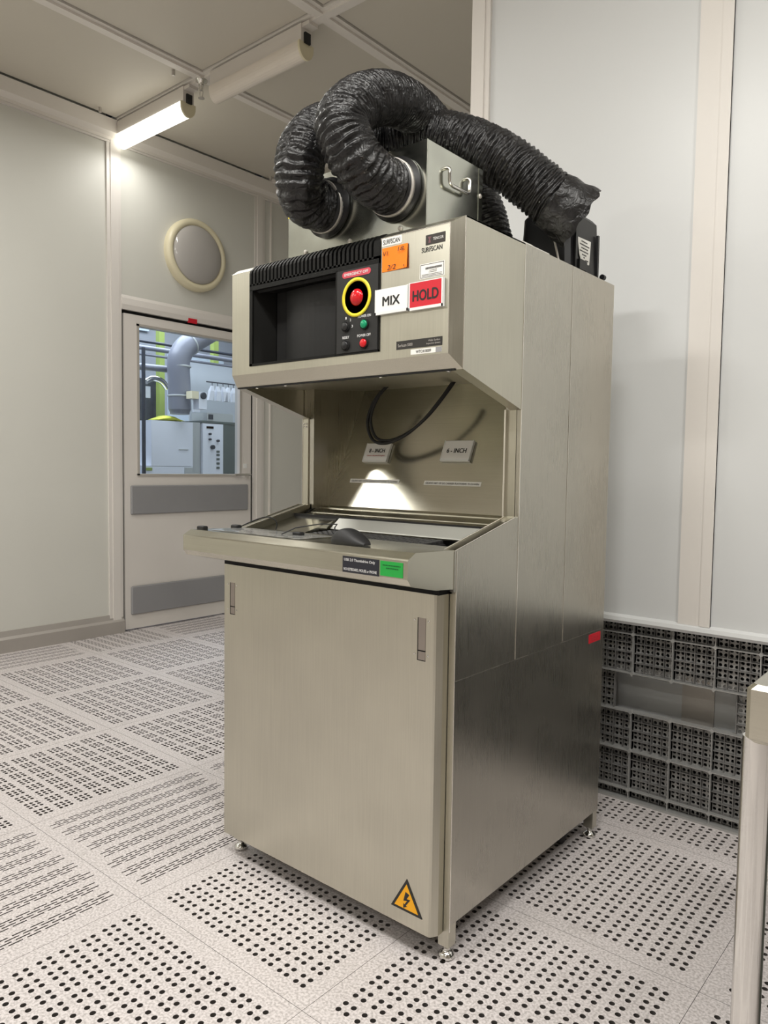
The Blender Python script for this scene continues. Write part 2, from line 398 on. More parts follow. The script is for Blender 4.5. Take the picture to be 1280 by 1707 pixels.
dr = empty('door_1', (XL, 1.88, 0), kind='structure')
m_ = MB()
m_.box(XL-0.05, XL-0.006, DY0, 1.455, 0.01, DZ); m_.box(XL-0.05, XL-0.006, 2.31, DY1, 0.01, DZ)
m_.box(XL-0.05, XL-0.006, 1.455, 2.31, 2.03, DZ); m_.box(XL-0.05, XL-0.006, 1.455, 2.31, 0.01, 1.045)
m_.build('leaf', 'trim', dr)
m_ = MB()
for a in ((XL-0.056, XL+0.001, 1.445, 1.462, 1.04, 2.04), (XL-0.056, XL+0.001, 2.303, 2.32, 1.04, 2.04), (XL-0.056, XL+0.001, 1.445, 2.32, 2.025, 2.04), (XL-0.056, XL+0.001, 1.445, 2.32, 1.035, 1.05)): m_.box(*a)
wf = m_.build('window_frame', 'alu', dr)
B(XL-0.032, XL-0.026, 1.46, 2.305, 1.048, 2.027).build('pane', 'glass', wf)
m_ = MB().bevbox(XL-0.008, XL+0.012, 1.392, 2.38, 0.779, 0.972, 0.006); m_.build('kick_plate', 'kick', dr)
m_ = MB().bevbox(XL-0.008, XL+0.012, 1.392, 2.38, 0.107, 0.297, 0.006); m_.build('kick_plate', 'kick', dr)
m_ = MB(); m_.cyl((XL-0.01, 2.36, 1.045), (XL+0.05, 2.36, 1.045), 0.010, 12); m_.tube([(XL+0.05, 2.365, 1.045), (XL+0.055, 2.33, 1.048), (XL+0.055, 2.22, 1.045)], 0.009, 10)
m_.build('handle', 'chrome', dr)
B(XL-0.006, XL-0.001, 2.345, 2.375, 1.095, 1.13).build('lock_plate', 'cardholder', dr)
m_ = MB(); m_.box(XL-0.05, XL-0.022, 1.336, 1.351, 0, 2.116); m_.box(XL-0.05, XL-0.022, 2.416, 2.44, 0, 2.116); m_.box(XL-0.05, XL-0.022, 1.336, 2.44, 2.097, 2.118); m_.build('frame_seal', 'void', dr)
B(XL-0.004, XL+0.008, 1.842, 1.915, 2.108, 2.152).build('red_sensor_cover', 'red', dr)

# right back wall, panels stop at 0.60 m, recess with ribbed panels beneath
wb = empty('wall_back', (1.8, YR, 0), kind='structure')
m_ = MB(); m_.box(0.06, 4.3, YR+0.004, 1.30, 0.635, H+0.1)
m_.prism([(YR+0.004, 0.635), (YR-0.012, 0.628), (YR-0.016, 0.616), (YR-0.010, 0.606), (YR+0.03, 0.603), (1.3, 0.603), (1.3, 0.635)], 'x', 0.06, 4.3)
m_.build('panel', 'wallR', wb)
m_ = MB(); m_.box(0.054, 0.134, YR-0.008, 1.31, 0.6, H+0.1); m_.box(0.072, 0.112, YR-0.012, 1.31, 0.6, H+0.1); m_.build('post', 'trim', wb)
m_ = MB(); m_.box(0.888, 0.986, YR-0.004, 1.30, 0.632, H+0.1); m_.box(0.955, 0.986, YR-0.007, 1.30, 0.632, H+0.1); m_.build('post', 'trim', wb)
m_ = MB(); m_.box(1.98, 2.08, YR-0.004, 1.30, 0.632, H+0.1); m_.build('post', 'trim', wb)
B(0.06, 4.3, 1.235, 1.30, 0, 0.61).build('recessed_panel', 'wallR', wb)
B(0.872, 0.975, 1.228, 1.30, 0, 0.61).build('recessed_post', 'alu', wb)
B(0.06, 0.12, 1.30, 4.2, 0, H+0.1).build('wall_side', 'wall', kind='structure')
B(-3.0, 0.12, 4.0, 4.2, 0, H+0.1).build('wall_far', 'wall', kind='structure')
B(4.1, 4.3, -5, 1.3, 0, H+0.1).build('wall_right', mat('far_room_wall', (0.26, 0.235, 0.20), 0.6), kind='structure')
B(-3.0, 4.3, -5.2, -5, 0, H+0.1).build('wall_front', mat('front_room_wall', (0.62, 0.59, 0.52), 0.6), kind='structure')

# ------------------------------------------------------------------ setting: ceiling grid
ce = empty('ceiling', (0, 0, H), kind='structure')
bx = [XL-0.02, -1.90, -0.965, -0.03, 0.905, 1.84, 2.775, 3.71, 4.3]
by = [-5, -3.56, -2.34, -1.11, 0.11, 1.33, 2.60, 4.2]
m_ = MB(); m_.box(-3.0, 4.3, -5, 4.2, H+0.028, H+0.08); m_.build('deck', 'void', ce)
for a in range(len(bx)-1):
    for b in range(len(by)-1):
        x0, x1, y0, y1 = bx[a]+0.054, bx[a+1]-0.054, by[b]+0.05, by[b+1]-0.05
        if x0 > 0.1 and y0 > 1.1: continue
        if y1 < -2.3: continue
        if a == 0: x0 = XL+0.037
        B(x0, x1, y0, y1, H+0.004, H+0.02).build('ceiling_panel', 'ceil', ce)
m_ = MB()
def beam_y(x):
    m_.box(x-0.045, x+0.045, -5, 4.2, H-0.004, H+0.026); m_.box(x-0.022, x+0.022, -5, 4.2, H-0.016, H)
def beam_x(y):
    m_.box(-3, 4.3, y-0.042, y+0.042, H-0.006, H+0.026); m_.box(-3, 4.3, y-0.02, y+0.02, H-0.018, H)
for x in bx[1:-1]: beam_y(x)
for y in by[1:-1]: beam_x(y)
m_.build('grid_beam', 'beam', ce)
m_ = MB(); m_.box(-3.0, 4.3, -5, -2.3, H+0.0, H+0.02); m_.build('solid_ceiling', 'alu', ce)
for x, y in [(-2.70, 1.15), (-1.975, 1.18), (-1.04, 2.50), (-2.70, 2.52)]: MB().cyl((x, y, H+0.01), (x, y, H-0.025), 0.009, 10).build('fixing_bolt', 'alu', ce)

def ceiling_lamp(x0, x1, y, lit, label):
    r = empty('ceiling_light', ((x0+x1)/2, y, H-0.005), label=label, category='ceiling light', group='tube lights along the ceiling beam')
    m_ = MB(); m_.box(x0, x1, y-0.036, y+0.036, H-0.105, H-0.017); m_.box(x1, x1+0.05, y-0.030, y+0.030, H-0.035, H-0.017); m_.build('housing', 'housing', r)
    # half-round diffuser
    n = 14; prof = [(y-0.046, H-0.10)]+[(y-0.046*math.cos(math.pi*k/n), H-0.115-0.062*math.sin(math.pi*k/n)) for k in range(n+1)]+[(y+0.046, H-0.10)]
    MB().loft([[(x0, a, b) for a, b in prof], [(x1-0.012, a, b) for a, b in prof]], True).build('diffuser', 'lamp_on' if lit else 'lamp_off', r)
    prof2 = [(y+(a-y)*1.05, H-0.10+(b-(H-0.10))*1.03) for a, b in prof]
    MB().loft([[(x1-0.012, a, b) for a, b in prof2], [(x1+0.001, a, b) for a, b in prof2]], True).build('end_cap', 'cream', r)
    B(x1-0.002, x1+0.012, y-0.018, y+0.018, H-0.105, H-0.055).build('end_socket', 'panelblk', r)
ceiling_lamp(-2.745, -2.04, 1.325, True, 'lit white tube light on the ceiling beam next to the left wall')
ceiling_lamp(-1.79, -1.07, 1.325, False, 'unlit pinkish white tube light on the ceiling, nearer the centre')
sp = empty('sprinkler_head', (-1.905, 1.315, H-0.01), label='small chrome sprinkler head hanging at the ceiling beam crossing between the two lights', category='sprinkler')
MB().lathe([(0.034, 0), (0.034, -0.008), (0.02, -0.018), (0.018, -0.03)], (-1.905, 1.315, H-0.016), (0, 0, 1), 20).build('escutcheon', 'chrome', sp)
m_ = MB(); m_.lathe([(0.011, 0), (0.011, -0.03)], (-1.905, 1.315, H-0.044), (0, 0, 1), 12)
m_.tube([(-1.917, 1.315, H-0.07), (-1.92, 1.315, H-0.09), (-1.909, 1.315, H-0.115)], 0.003, 8); m_.tube([(-1.893, 1.315, H-0.07), (-1.89, 1.315, H-0.09), (-1.901, 1.315, H-0.115)], 0.003, 8)
m_.lathe([(0.018, 0), (0.018, -0.003)], (-1.905, 1.315, H-0.114), (0, 0, 1), 16); m_.build('nozzle', 'chrome', sp)

# round convex mirror above door
rm = empty('round_mirror', (XL, 1.90, 2.33), label='round convex mirror with a cream rim on the wall above the door', category='mirror')
cm = (XL-0.004, 1.90, 2.577)
MB().lathe([(0.247, 0), (0.247, 0.03), (0.236, 0.048), (0.214, 0.052), (0.198, 0.042), (0.198, 0.0)], cm, (1, 0, 0), 64).build('rim', 'cream', rm)
MB().lathe([(0.199*math.cos(a), 0.038+0.05*math.sin(a)) for a in [k*math.pi/2/10 for k in range(10)]]+[(0.004, 0.088)], cm, (1, 0, 0), 64).build('mirror_dome', 'dome', rm)

# ------------------------------------------------------------------ ribbed panels in the wall recess
rp = empty('ribbed_panel', (1.2, 1.15, 0), label='dark grey ribbed and perforated panel with a rectangular opening under the right wall', category='panel')
X0, Z0, PI_ = 0.478, -0.093, 0.131
sub = PI_/4; mb = MB(); YB = 1.150
def inopen(x, z): return 0.675 < x < 1.068 and 0.300 < z < 0.437
nx = int((2.45-X0)/sub)
for a in range(nx):
    for b in range(3, 23):
        xa = X0+a*sub; za = Z0+b*sub*1.012
        xb = xa+sub; zb = za+sub*1.012
        if zb > 0.605 or za < 0.0 or inopen((xa+xb)/2, (za+zb)/2) or xa > 1.6: continue
        for p in range(2):
            for q in range(2):
                u0 = xa+p*sub/2; v0 = za+q*sub/2*1.012; u1 = u0+sub/2; v1 = v0+sub/2*1.012; cx = (u0+u1)/2; cz = (v0+v1)/2; rr = 0.0060; n = 8
                ring = [(cx+rr*math.cos(math.pi*2*k/n+math.pi/4), cz+rr*math.sin(math.pi*2*k/n+math.pi/4)) for k in range(n)]
                cor = [(u1, v1), (u0, v1), (u0, v0), (u1, v0)]
                vs = [(c, YB, d) for c, d in ring]+[(c, YB, d) for c, d in cor]+[(c, YB+0.006, d) for c, d in ring]
                fs = [tuple([n+c, n+(c+1) % 4]+list(reversed([(c*2+k) % n for k in range(3)]))) for c in range(4)]
                fs += [(k, (k+1) % n, n+4+(k+1) % n, n+4+k) for k in range(n)]
                mb.add(vs, fs)
mb.build('perforated_plate', mat('ribbed_plate', (0.40, 0.395, 0.385), 0.4, 0.3, var=0.2, scale=9), rp, fixn=False)
back = MB(); back.box(0.3, 0.66, 1.17, 1.18, 0.0, 0.6); back.box(1.075, 2.4, 1.17, 1.18, 0.0, 0.6); back.box(0.66, 1.075, 1.17, 1.18, 0.0, 0.29); back.box(0.66, 1.075, 1.17, 1.18, 0.445, 0.6)
back.build('back_plate', 'void', rp)
mb = MB(); mj = MB()
def seg(m_, x0, x1, z0, z1, y0): m_.box(x0, x1, y0, YB+0.001, z0, z1)
def vline(m_, x, w_, y0):
    if 0.68 < x < 1.062: seg(m_, x-w_, x+w_, 0, 0.302, y0); seg(m_, x-w_, x+w_, 0.436, 0.602, y0)
    else: seg(m_, x-w_, x+w_, 0, 0.602, y0)
def hline(m_, z, w_, y0):
    if 0.305 < z < 0.432: seg(m_, 0.3, 0.675, z-w_, z+w_, y0); seg(m_, 1.068, 1.6, z-w_, z+w_, y0)
    else: seg(m_, 0.3, 1.6, z-w_, z+w_, y0)
for a in range(nx+1):
    x = X0+a*sub
    if x > 1.61: break
    vline(mb, x, 0.0014, YR+0.022 if a % 2 == 0 else YR+0.026)
for b in range(3, 22):
    z = Z0+b*sub*1.012
    if 0.0 < z < 0.6: hline(mb, z, 0.0014, YR+0.024)
mb.build('fine_rib', 'ribd', rp)
for a in range(0, nx+1, 4):
    x = X0+a*sub
    if x > 1.61: break
    vline(mj, x, 0.0014, YR+0.008)
    for z in (0.038, 0.172, 0.305, 0.437, 0.570):
        mj.prism([(x-0.008, z), (x, z-0.008), (x+0.008, z), (x, z+0.008)], 'y', YR+0.006, YR+0.02)
for z in (0.038, 0.172, 0.305, 0.437, 0.570): hline(mj, z, 0.0016, YR+0.008)
mj.build('main_rib', 'ribl', rp)
B(0.3, 2.4, YR+0.0, YR+0.03, 0.0, 0.008).build('bottom_edge', 'ribl', rp)

# ------------------------------------------------------------------ the machine
W = 0.765; HT = 1.658; D1 = 0.302; D2 = 0.555; D3 = 0.818
mc = empty('inspection_machine', (0.38, 0.42, 0), label='tall brushed stainless steel inspection machine with a black screen bezel and a keyboard shelf', category='machine')
g = 0.0012
# inner carcass
m_ = MB(); m_.box(0.012, W-0.012, 0.06, D3-0.01, 0.10, 0.84); m_.box(0.03, W-0.012, D2, D3-0.01, 0.84, HT-0.01); m_.box(0.72, W-0.012, D1+0.004, D2, 0.84, HT-0.01)
m_.box(0.004, 0.045, D1+0.004, D2, 0.84, HT-0.01)
m_.build('carcass', 'steel_shaded', mc)
# front lower door with folded edges
dz0, dz1 = 0.065, 0.840
m_ = MB(); m_.prism([(0.004, 0.0), (0.735, 0.0), (0.7395, 0.003), (0.748, 0.018), (0.748, 0.036), (0.0, 0.036), (0.0, 0.004)], 'z', dz0, dz1)
dd = m_.build('front_door', 'steel', mc)
for (x0, x1, z0, z1) in ((0.030, 0.050, 0.702, 0.790), (0.691, 0.713, 0.690, 0.785)):
    lt = MB().box(x0, x1, -0.0008, 0.004, z0, z1).build('latch', mat('latch_plate', (0.36, 0.32, 0.29), 0.35, 0.8) if 'latch' not in M else M['latch'], dd); M['latch'] = lt.data.materials[0]
    q = MB(); q.box(x0, x1, -0.0014, 0, z0+0.020, z0+0.0225); q.box(x0, x0+0.0016, -0.0014, 0, z0, z1); q.box(x0, x1, -0.0014, 0, z0-0.001, z0+0.0005)
    q.build('latch_gap', 'void', dd)
    for sx in (x0-0.009, x1+0.007):
        for sz in (z0+0.012, z1-0.006): MB().lathe([(0.0027, 0), (0.0022, -0.0012), (0.0006, -0.0016)], (sx, 0, sz), (0, 1, 0), 10).build('rivet', 'chrome', dd)
# warning sticker
tri = [(0.677, 0.180), (0.622, 0.100), (0.722, 0.094)]
def inset(t, k):
    c = (sum(p[0] for p in t)/3, sum(p[1] for p in t)/3); return [(c[0]+(p[0]-c[0])*k, c[1]+(p[1]-c[1])*k) for p in t]
tri = [(0.672, 0.177), (0.6265, 0.0995), (0.7175, 0.0995)]
ws = MB().prism(tri, 'y', -0.0012, 0.0).build('warning_sticker', 'ink', dd)
MB().prism(inset(tri, 0.76), 'y', -0.0017, -0.0011).build('yellow_field', 'warn', ws)
bolt = [(-0.020, 0.004), (-0.014, 0.013), (0.002, 0.003), (-0.003, 0.013), (0.009, 0.004), (0.012, 0.008), (0.020, 0.000), (0.009, -0.003), (0.010, 0.000), (-0.001, 0.0065), (0.004, -0.006), (-0.012, 0.0045), (-0.018, -0.004)]
bolt = [(-0.002, 0.026), (0.009, 0.022), (0.001, 0.008), (0.012, 0.010), (-0.001, -0.010), (0.003, -0.011), (-0.008, -0.018), (-0.008, -0.006), (-0.005, -0.008), (0.003, 0.004), (-0.008, 0.001)]
MB().prism([(0.672+a, 0.123+b*0.9) for a, b in bolt], 'y', -0.0022, -0.0016).build('lightning_bolt', 'ink', ws)
# corner posts and feet
for (px, py) in ((W, 0.038), (0.0, 0.038), (W, D3), (0.0, D3)):
    sx = -1 if px > 0.1 else 1; sy = 1 if py < 0.1 else -1
    x0, x1 = sorted((px-(-sx)*(0.001), px+sx*0.030)); y0, y1 = sorted((py, py+sy*0.028))
    MB().box(x0, x1, y0, y1, 0.032, 0.10 if sy < 0 else 0.84).build('corner_post', 'steel', mc)
    cx, cy = (x0+x1)/2, (y0+y1)/2
    MB().lathe([(0.016, 0.0005), (0.019, 0.004), (0.019, 0.010), (0.012, 0.016), (0.008, 0.018), (0.008, 0.028), (0.013, 0.028), (0.013, 0.034)], (cx, cy, 0), (0, 0, 1), 18).build('levelling_foot', 'chrome', mc)
for (cx, cy) in ((W-0.065, 0.12), (0.07, 0.12), (W-0.065, D3-0.11), (0.07, D3-0.11)):
    q = MB(); q.lathe([(0.020, -0.012), (0.031, -0.010), (0.031, 0.010), (0.020, 0.012)], (cx, cy, 0.032), (1, 0.0, 0), 20); q.cyl((cx-0.019, cy, 0.032), (cx+0.019, cy, 0.032), 0.006, 8); q.box(cx-0.02, cx-0.014, cy-0.018, cy+0.02, 0.03, 0.10); q.box(cx+0.014, cx+0.02, cy-0.018, cy+0.02, 0.03, 0.10); q.box(cx-0.022, cx+0.022, cy-0.025, cy+0.025, 0.086, 0.101)
    q.build('caster', 'rubber', mc)
# side panels (both sides)
ZS = 0.645
for side in (0, 1):
    xa, xb = (W-0.012, W) if side else (0.0, 0.012)
    st = 'steel_shaded' if side else 'steel'
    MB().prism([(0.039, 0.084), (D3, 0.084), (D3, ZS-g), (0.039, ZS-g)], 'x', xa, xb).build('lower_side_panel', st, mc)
    MB().prism([(0.039, ZS+g), (D1-g, ZS+g), (D1-g, 1.000), (0.286, 0.998), (0.030, 0.935), (0.030, 0.846), (0.039, 0.846)], 'x', xa, xb).build('console_side_panel', st, mc)
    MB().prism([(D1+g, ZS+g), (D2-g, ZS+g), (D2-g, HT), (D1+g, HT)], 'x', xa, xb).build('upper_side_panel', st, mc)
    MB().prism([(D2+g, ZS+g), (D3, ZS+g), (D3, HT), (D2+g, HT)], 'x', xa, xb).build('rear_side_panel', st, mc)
    q = MB(); e0 = xb-0.0005 if side else xa-0.0009
    q.box(e0, e0+0.0014, D1-0.0012, D1+0.0012, ZS, HT); q.box(e0, e0+0.0014, D2-0.0008, D2+0.0008, ZS, HT); q.box(e0, e0+0.0014, 0.039, D3, ZS-0.0008, ZS+0.0008)
    q.box(e0, e0+0.0014, 0.0385, 0.0400, 0.07, 0.935)
    q.build('seam_strip', 'edge', mc)
MB().box(0, W, D3, D3+0.003, 0.084, HT).build('back_cover', 'steel', mc)
MB().box(0.0125, W-0.0125, D1, D3-0.001, HT-0.012, HT-0.0002).build('top_cover', 'steel', mc)
# inside frame: posts beside the opening, inner side panels, leaning back panel
MB().box(0.726, W-0.013, D1, D1+0.012, 0.985, 1.262).build('inner_post', 'steel', mc)
q = MB(); q.box(0.0, 0.024, D1, D1+0.012, 0.985, 1.262); q.build('inner_post', 'steel', mc)
MB().box(0.722, 0.7265, D1-0.008, D1+0.006, 0.995, 1.262).build('post_edge', 'edge', mc)
MB().box(0.0225, 0.0265, D1+0.01, D1+0.05, 0.985, 1.40).build('inner_side_panel', 'steel', mc)
q = MB().prism([(D1+0.012, 0.985), (0.375, 0.985), (0.55, 1.385), (D1+0.012, 1.385)], 'x', 0.012, 0.0205); q.build('inner_side_panel', 'steel', mc)
q = MB().prism([(D1+0.012, 0.985), (0.375, 0.985), (0.55, 1.385), (D1+0.012, 1.385)], 'x', 0.726, 0.735); q.build('inner_side_panel', 'steel', mc)
for z in (1.238, 1.247):
    for x in (0.006, 0.017): MB().lathe([(0.0035, 0), (0.003, -0.002), (0.001, -0.003)], (x, D1, z), (0, 1, 0), 8).build('post_screw', 'chrome', mc)
bu = Vector((1, 0, 0)); bv = Vector((0, 0.165, 0.375)).normalized(); bn = bu.cross(bv)
def BP(x, z, off=0.0):   # point on the leaning back panel, off = towards the viewer
    return Vector((x, 0.370+(z-0.985)*0.44, z))+bn*off
q = MB(); q.add([BP(0.018, 0.985), BP(0.728, 0.985), BP(0.728, 1.375), BP(0.018, 1.375), BP(0.018, 0.985, -0.006), BP(0.728, 0.985, -0.006), BP(0.728, 1.375, -0.006), BP(0.018, 1.375, -0.006)], [(0, 1, 2, 3), (7, 6, 5, 4), (0, 4, 5, 1), (1, 5, 6, 2), (2, 6, 7, 3), (3, 7, 4, 0)])
bp_ = q.build('back_panel', 'steel_h', mc)
def slab(mb, x0, x1, z0, z1, o0, o1):
    c = [BP(x0, z0, o1), BP(x1, z0, o1), BP(x1, z1, o1), BP(x0, z1, o1), BP(x0, z0, o0), BP(x1, z0, o0), BP(x1, z1, o0), BP(x0, z1, o0)]
    mb.add(c, [(0, 1, 2, 3), (7, 6, 5, 4), (0, 4, 5, 1), (1, 5, 6, 2), (2, 6, 7, 3), (3, 7, 4, 0)]); return mb
for (x0, x1) in ((0.392, 0.585), (0.103, 0.299)):
    s_ = slab(MB(), x0, x1, 1.068, 1.080, 0.0, 0.0006).build('instruction_strip', 'label', bp_)
    text(s_, 'GELIEVE NIET OP DE CARRIER PLATFORMS TE DUWEN', BP((x0+x1)/2, 1.0735, 0.0006), x1-x0-0.012, 0.0055, bu, bv, bold=0.01)
for x, z in ((0.035, 1.06), (0.06, 1.05)): MB().lathe([(0.002, 0), (0.001, 0.001)], BP(x, z), bn, 8).build('panel_hole', 'void', bp_)

# console: tray, cheeks, recess
tray_prof = [(-0.130, 0.931), (-0.133, 0.928), (-0.133, 0.890), (-0.122, 0.876), (-0.060, 0.862), (-0.035, 0.857), (0.0385, 0.852), (0.0385, 0.868), (0.0385, 0.920), (0.030, 0.9385), (-0.108, 0.943)]
MB().box(0.004, W-0.018, -0.0, 0.036, 0.8402, 0.8555).build('tray_gap_shade', 'void', mc)  # black filler standing in for the shade between tray and door
TR = MB().prism(tray_prof, 'x', -0.001, W-0.001)
tr = TR.build('keyboard_tray', 'steel_h', mc)
q = MB(); q.box(0.028, 0.735, -0.0, 0.06, 0.900, 0.902); q.build('tray_inner', 'steel_h', mc)
for (x0, x1) in ((0.0, 0.034), (0.731, W)):
    MB().prism([(0.030, 0.935), (0.286, 0.998), (D1, 1.000), (D1, 0.990), (0.29, 0.985), (0.034, 0.90)], 'x', x0+0.0125*(x0 < .1)-0.0125*(x0 < .1), x1-0.0005).build('console_cheek', 'steel', mc)
    MB().box(x0+(0.030 if x0 < .1 else 0), x0+(0.0335 if x0 < .1 else 0.0035), 0.05, D1+0.03, 0.86, 0.937).build('cheek_liner', 'steel', mc)
    xx = x0+(0.0 if x0 < .1 else 0.001)
    q = MB().tube([(x0+(0.033 if x0 < .1 else 0.002), 0.031, 0.9365), (x0+(0.033 if x0 < .1 else 0.002), 0.286, 0.9995)], 0.0013, 6)
    q.build('cheek_edge', 'edge', mc)
    MB().tube([(x0+(0.001 if x0 < .1 else 0.0335), 0.031, 0.9365), (x0+(0.001 if x0 < .1 else 0.0335), 0.286, 0.9995)], 0.0012, 6).build('cheek_edge', 'edge', mc)
q = MB().prism([(0.030, 0.9385), (0.085, 0.938), (0.085, 0.905), (0.030, 0.905)], 'x', 0.034, 0.731); q.build('tray_rear_lip', 'steel_h', mc)
MB().box(0.034, 0.731, 0.085, 0.235, 0.900, 0.904).build('keyboard_well', 'black', mc)
MB().box(0.034, 0.731, 0.236, 0.24, 0.904, 0.975).build('well_wall', 'black', mc)
q = MB().prism([(0.200, 0.9415), (0.202, 0.9445), (0.236, 0.970), (0.236, 0.9415)], 'x', 0.222, 0.729); q.build('light_bar', mat('pale_steel_bar', (0.42, 0.42, 0.385), 0.4, 0.5), mc)
q = MB().prism([(0.232, 0.935), (0.238, 0.968), (0.285, 0.9765), (0.285, 0.93)], 'x', 0.034, 0.731); q.build('console_slope', 'steel_h', mc)
MB().prism([(0.10, 0.905), (0.236, 0.905), (0.236, 0.967), (0.10, 0.934)], 'x', 0.034, 0.215).build('console_filler', 'steel_h', mc)
q = MB().prism([(0.288, 0.9745), (0.289, 0.9785), (0.336, 0.9875), (0.336, 0.93), (0.288, 0.93)], 'x', 0.034, 0.731); q.build('console_step', 'steel_h', mc)
q = MB().prism([(0.339, 0.985), (0.340, 0.9905), (0.378, 0.9955), (0.378, 0.93), (0.339, 0.93)], 'x', 0.022, 0.728); q.build('console_step', 'steel_h', mc)
# stickers on the tray front
YF = -0.1332
bs = MB().box(0.585, 0.688, YF-0.0008, YF+0.001, 0.8895, 0.9245).build('rules_sticker', mat('navy_sticker', (0.012, 0.013, 0.022), 0.5), tr)
text(bs, 'USB 2.0 Thumbdrive Only', (0.634, YF-0.0008, 0.9165), 0.088, 0.0075, material='whiteink', bold=0.01)
text(bs, 'NO KEYBOARD, MOUSE or PHONE', (0.636, YF-0.0008, 0.8965), 0.094, 0.0068, material='whiteink', bold=0.012)
gs = MB().box(0.692, 0.752, YF-0.0008, YF+0.001, 0.8925, 0.9235).build('green_sticker', 'greenlab', tr)
q = MB()
for k, (a, b, z) in enumerate(((0.699, 0.746, 0.914), (0.708, 0.738, 0.908))):
    x = a
    while x < b: ww = random.uniform(0.002, 0.005); q.box(x, x+ww, YF-0.0012, YF-0.0007, z, z+0.0025); x += ww+0.0012
q.build('fine_print', 'greenink', gs)
# bumpers
for (x, y) in ((0.022, -0.088), (0.049, 0.005), (0.325, -0.02)):
    MB().bevbox(x-0.014, x+0.014, y-0.009, y+0.009, 0.9405, 0.952, 0.002).build('rubber_bumper', 'rubber', tr)

# ---- hood
hd_col = 'steel'
FX0, FX1, FZ0, FZ1, FY = 0.002, 0.739, 1.366, 1.643, 0.027
RY = 0.048; RZ0, RZ1 = 1.332, HT
BX0, BX1, BZ0, BZ1 = 0.079, 0.544, 1.386, 1.6385
q = MB()
def quad(*p): q.add(p, [(0, 1, 2, 3)])
# front frame around the bezel
quad((FX0, FY, FZ0), (BX0, FY, FZ0), (BX0, FY, FZ1), (FX0, FY, FZ1)); quad((BX1, FY, FZ0), (FX1, FY, FZ0), (FX1, FY, FZ1), (BX1, FY, FZ1))
quad((BX0, FY, FZ0), (BX1, FY, FZ0), (BX1, FY, BZ0), (BX0, FY, BZ0))
# chamfers
quad((0, RY, RZ0), (W, RY, RZ0), (FX1, FY, FZ0), (FX0, FY, FZ0))
quad((FX0, FY, FZ1), (BX0, FY, FZ1), (BX0, RY, RZ1), (0, RY, RZ1)); quad((BX1, FY, FZ1), (FX1, FY, FZ1), (W-0.0, RY, RZ1), (BX1, RY, RZ1))
quad((FX1, FY, FZ0), (W, RY, RZ0), (W, RY, RZ1), (FX1, FY, FZ1)); quad((0, RY, RZ0), (FX0, FY, FZ0), (FX0, FY, FZ1), (0, RY, RZ1))
hood = q.build('hood_front', 'steel', mc, fixn=False)
MB().box(0, W, RY, D1-0.001, RZ1-0.003, RZ1).build('hood_top', 'steel', mc)
for (x0, x1) in ((0.0, 0.003), (W-0.003, W)):
    MB().prism([(RY, RZ0), (D1-g, 1.261), (D1-g, HT), (RY, HT)], 'x', x0, x1).build('hood_side_panel', 'steel', mc)
for (x0, x1) in ((0.003, 0.030), (W-0.030, W-0.003)):
    MB().prism([(RY, RZ0), (D1-g, 1.261), (D1-g, 1.2635), (RY, RZ0+0.0025)], 'x', x0, x1).build('hood_flange', 'steel', mc)
q = MB().prism([(RY+0.002, RZ0+0.002), (0.545, 1.366), (0.545, 1.369), (RY+0.002, RZ0+0.006)], 'x', 0.003, W-0.003)
un_ = q.build('hood_underside', 'steel', mc)
MB().box(0.003, 0.745, RY-0.003, RY+0.004, RZ0-0.0015, RZ0+0.0015).build('hood_gap', 'void', mc)
for x in (0.16, 0.50, 0.70, 0.04): MB().lathe([(0.006, 0), (0.005, -0.003), (0.002, -0.004)], (x, 0.085, RZ0+0.0045), (0, 0, 1), 10).build('underside_screw', 'chrome', un_)
MB().tube([(FX1, FY, FZ0), (FX1, FY, FZ1)], 0.0012, 6).build('hood_edge', 'edge', hood)
q = MB().tube([(W, RY, RZ0), (W, RY, RZ1)], 0.001, 6); q.build('hood_edge', 'edge', hood); MB().tube([(FX0, FY, FZ1), (BX0, FY, FZ1)], 0.001, 6).build('hood_edge', 'edge', hood); MB().tube([(BX1, FY, FZ1), (FX1, FY, FZ1)], 0.0012, 6).build('hood_edge', 'edge', hood)

# ---- bezel
bz = MB(); fy = FY-0.003
bz.box(BX0, BX0+0.012, fy, 0.10, BZ0, 1.590); bz.box(BX0, 0.405, fy, 0.10, BZ0, BZ0+0.006); bz.box(BX0, BX1, fy, 0.10, 1.588, 1.6005)
bz.box(0.403, 0.409, fy, 0.10, BZ0, 1.59); bz.box(0.541, BX1, fy, 0.05, BZ0, 1.60); bz.box(0.409, BX1, fy, 0.05, BZ0, BZ0+0.004)
bz.prism([(BX0+0.012, 0.03), (BX0+0.040, 0.085), (BX0+0.040, 0.10), (BX0+0.012, 0.10)], 'z', BZ0+0.006, 1.588)
bezel = bz.build('screen_bezel', 'bezel', mc)
sc_ = MB(); n = 12
sc_.loft([[(0.165+0.235*k/n, 0.082-0.012*math.sin(math.pi*k/n), z) for k in range(n+1)]+[(0.40, 0.1, z), (0.165, 0.1, z)] for z in (1.394, 1.586)], True, False)
sc_.build('screen', 'screen', bezel)
MB().box(BX0, BX1, 0.088, 0.104, BZ0, 1.60).build('bezel_back', 'void', bezel)
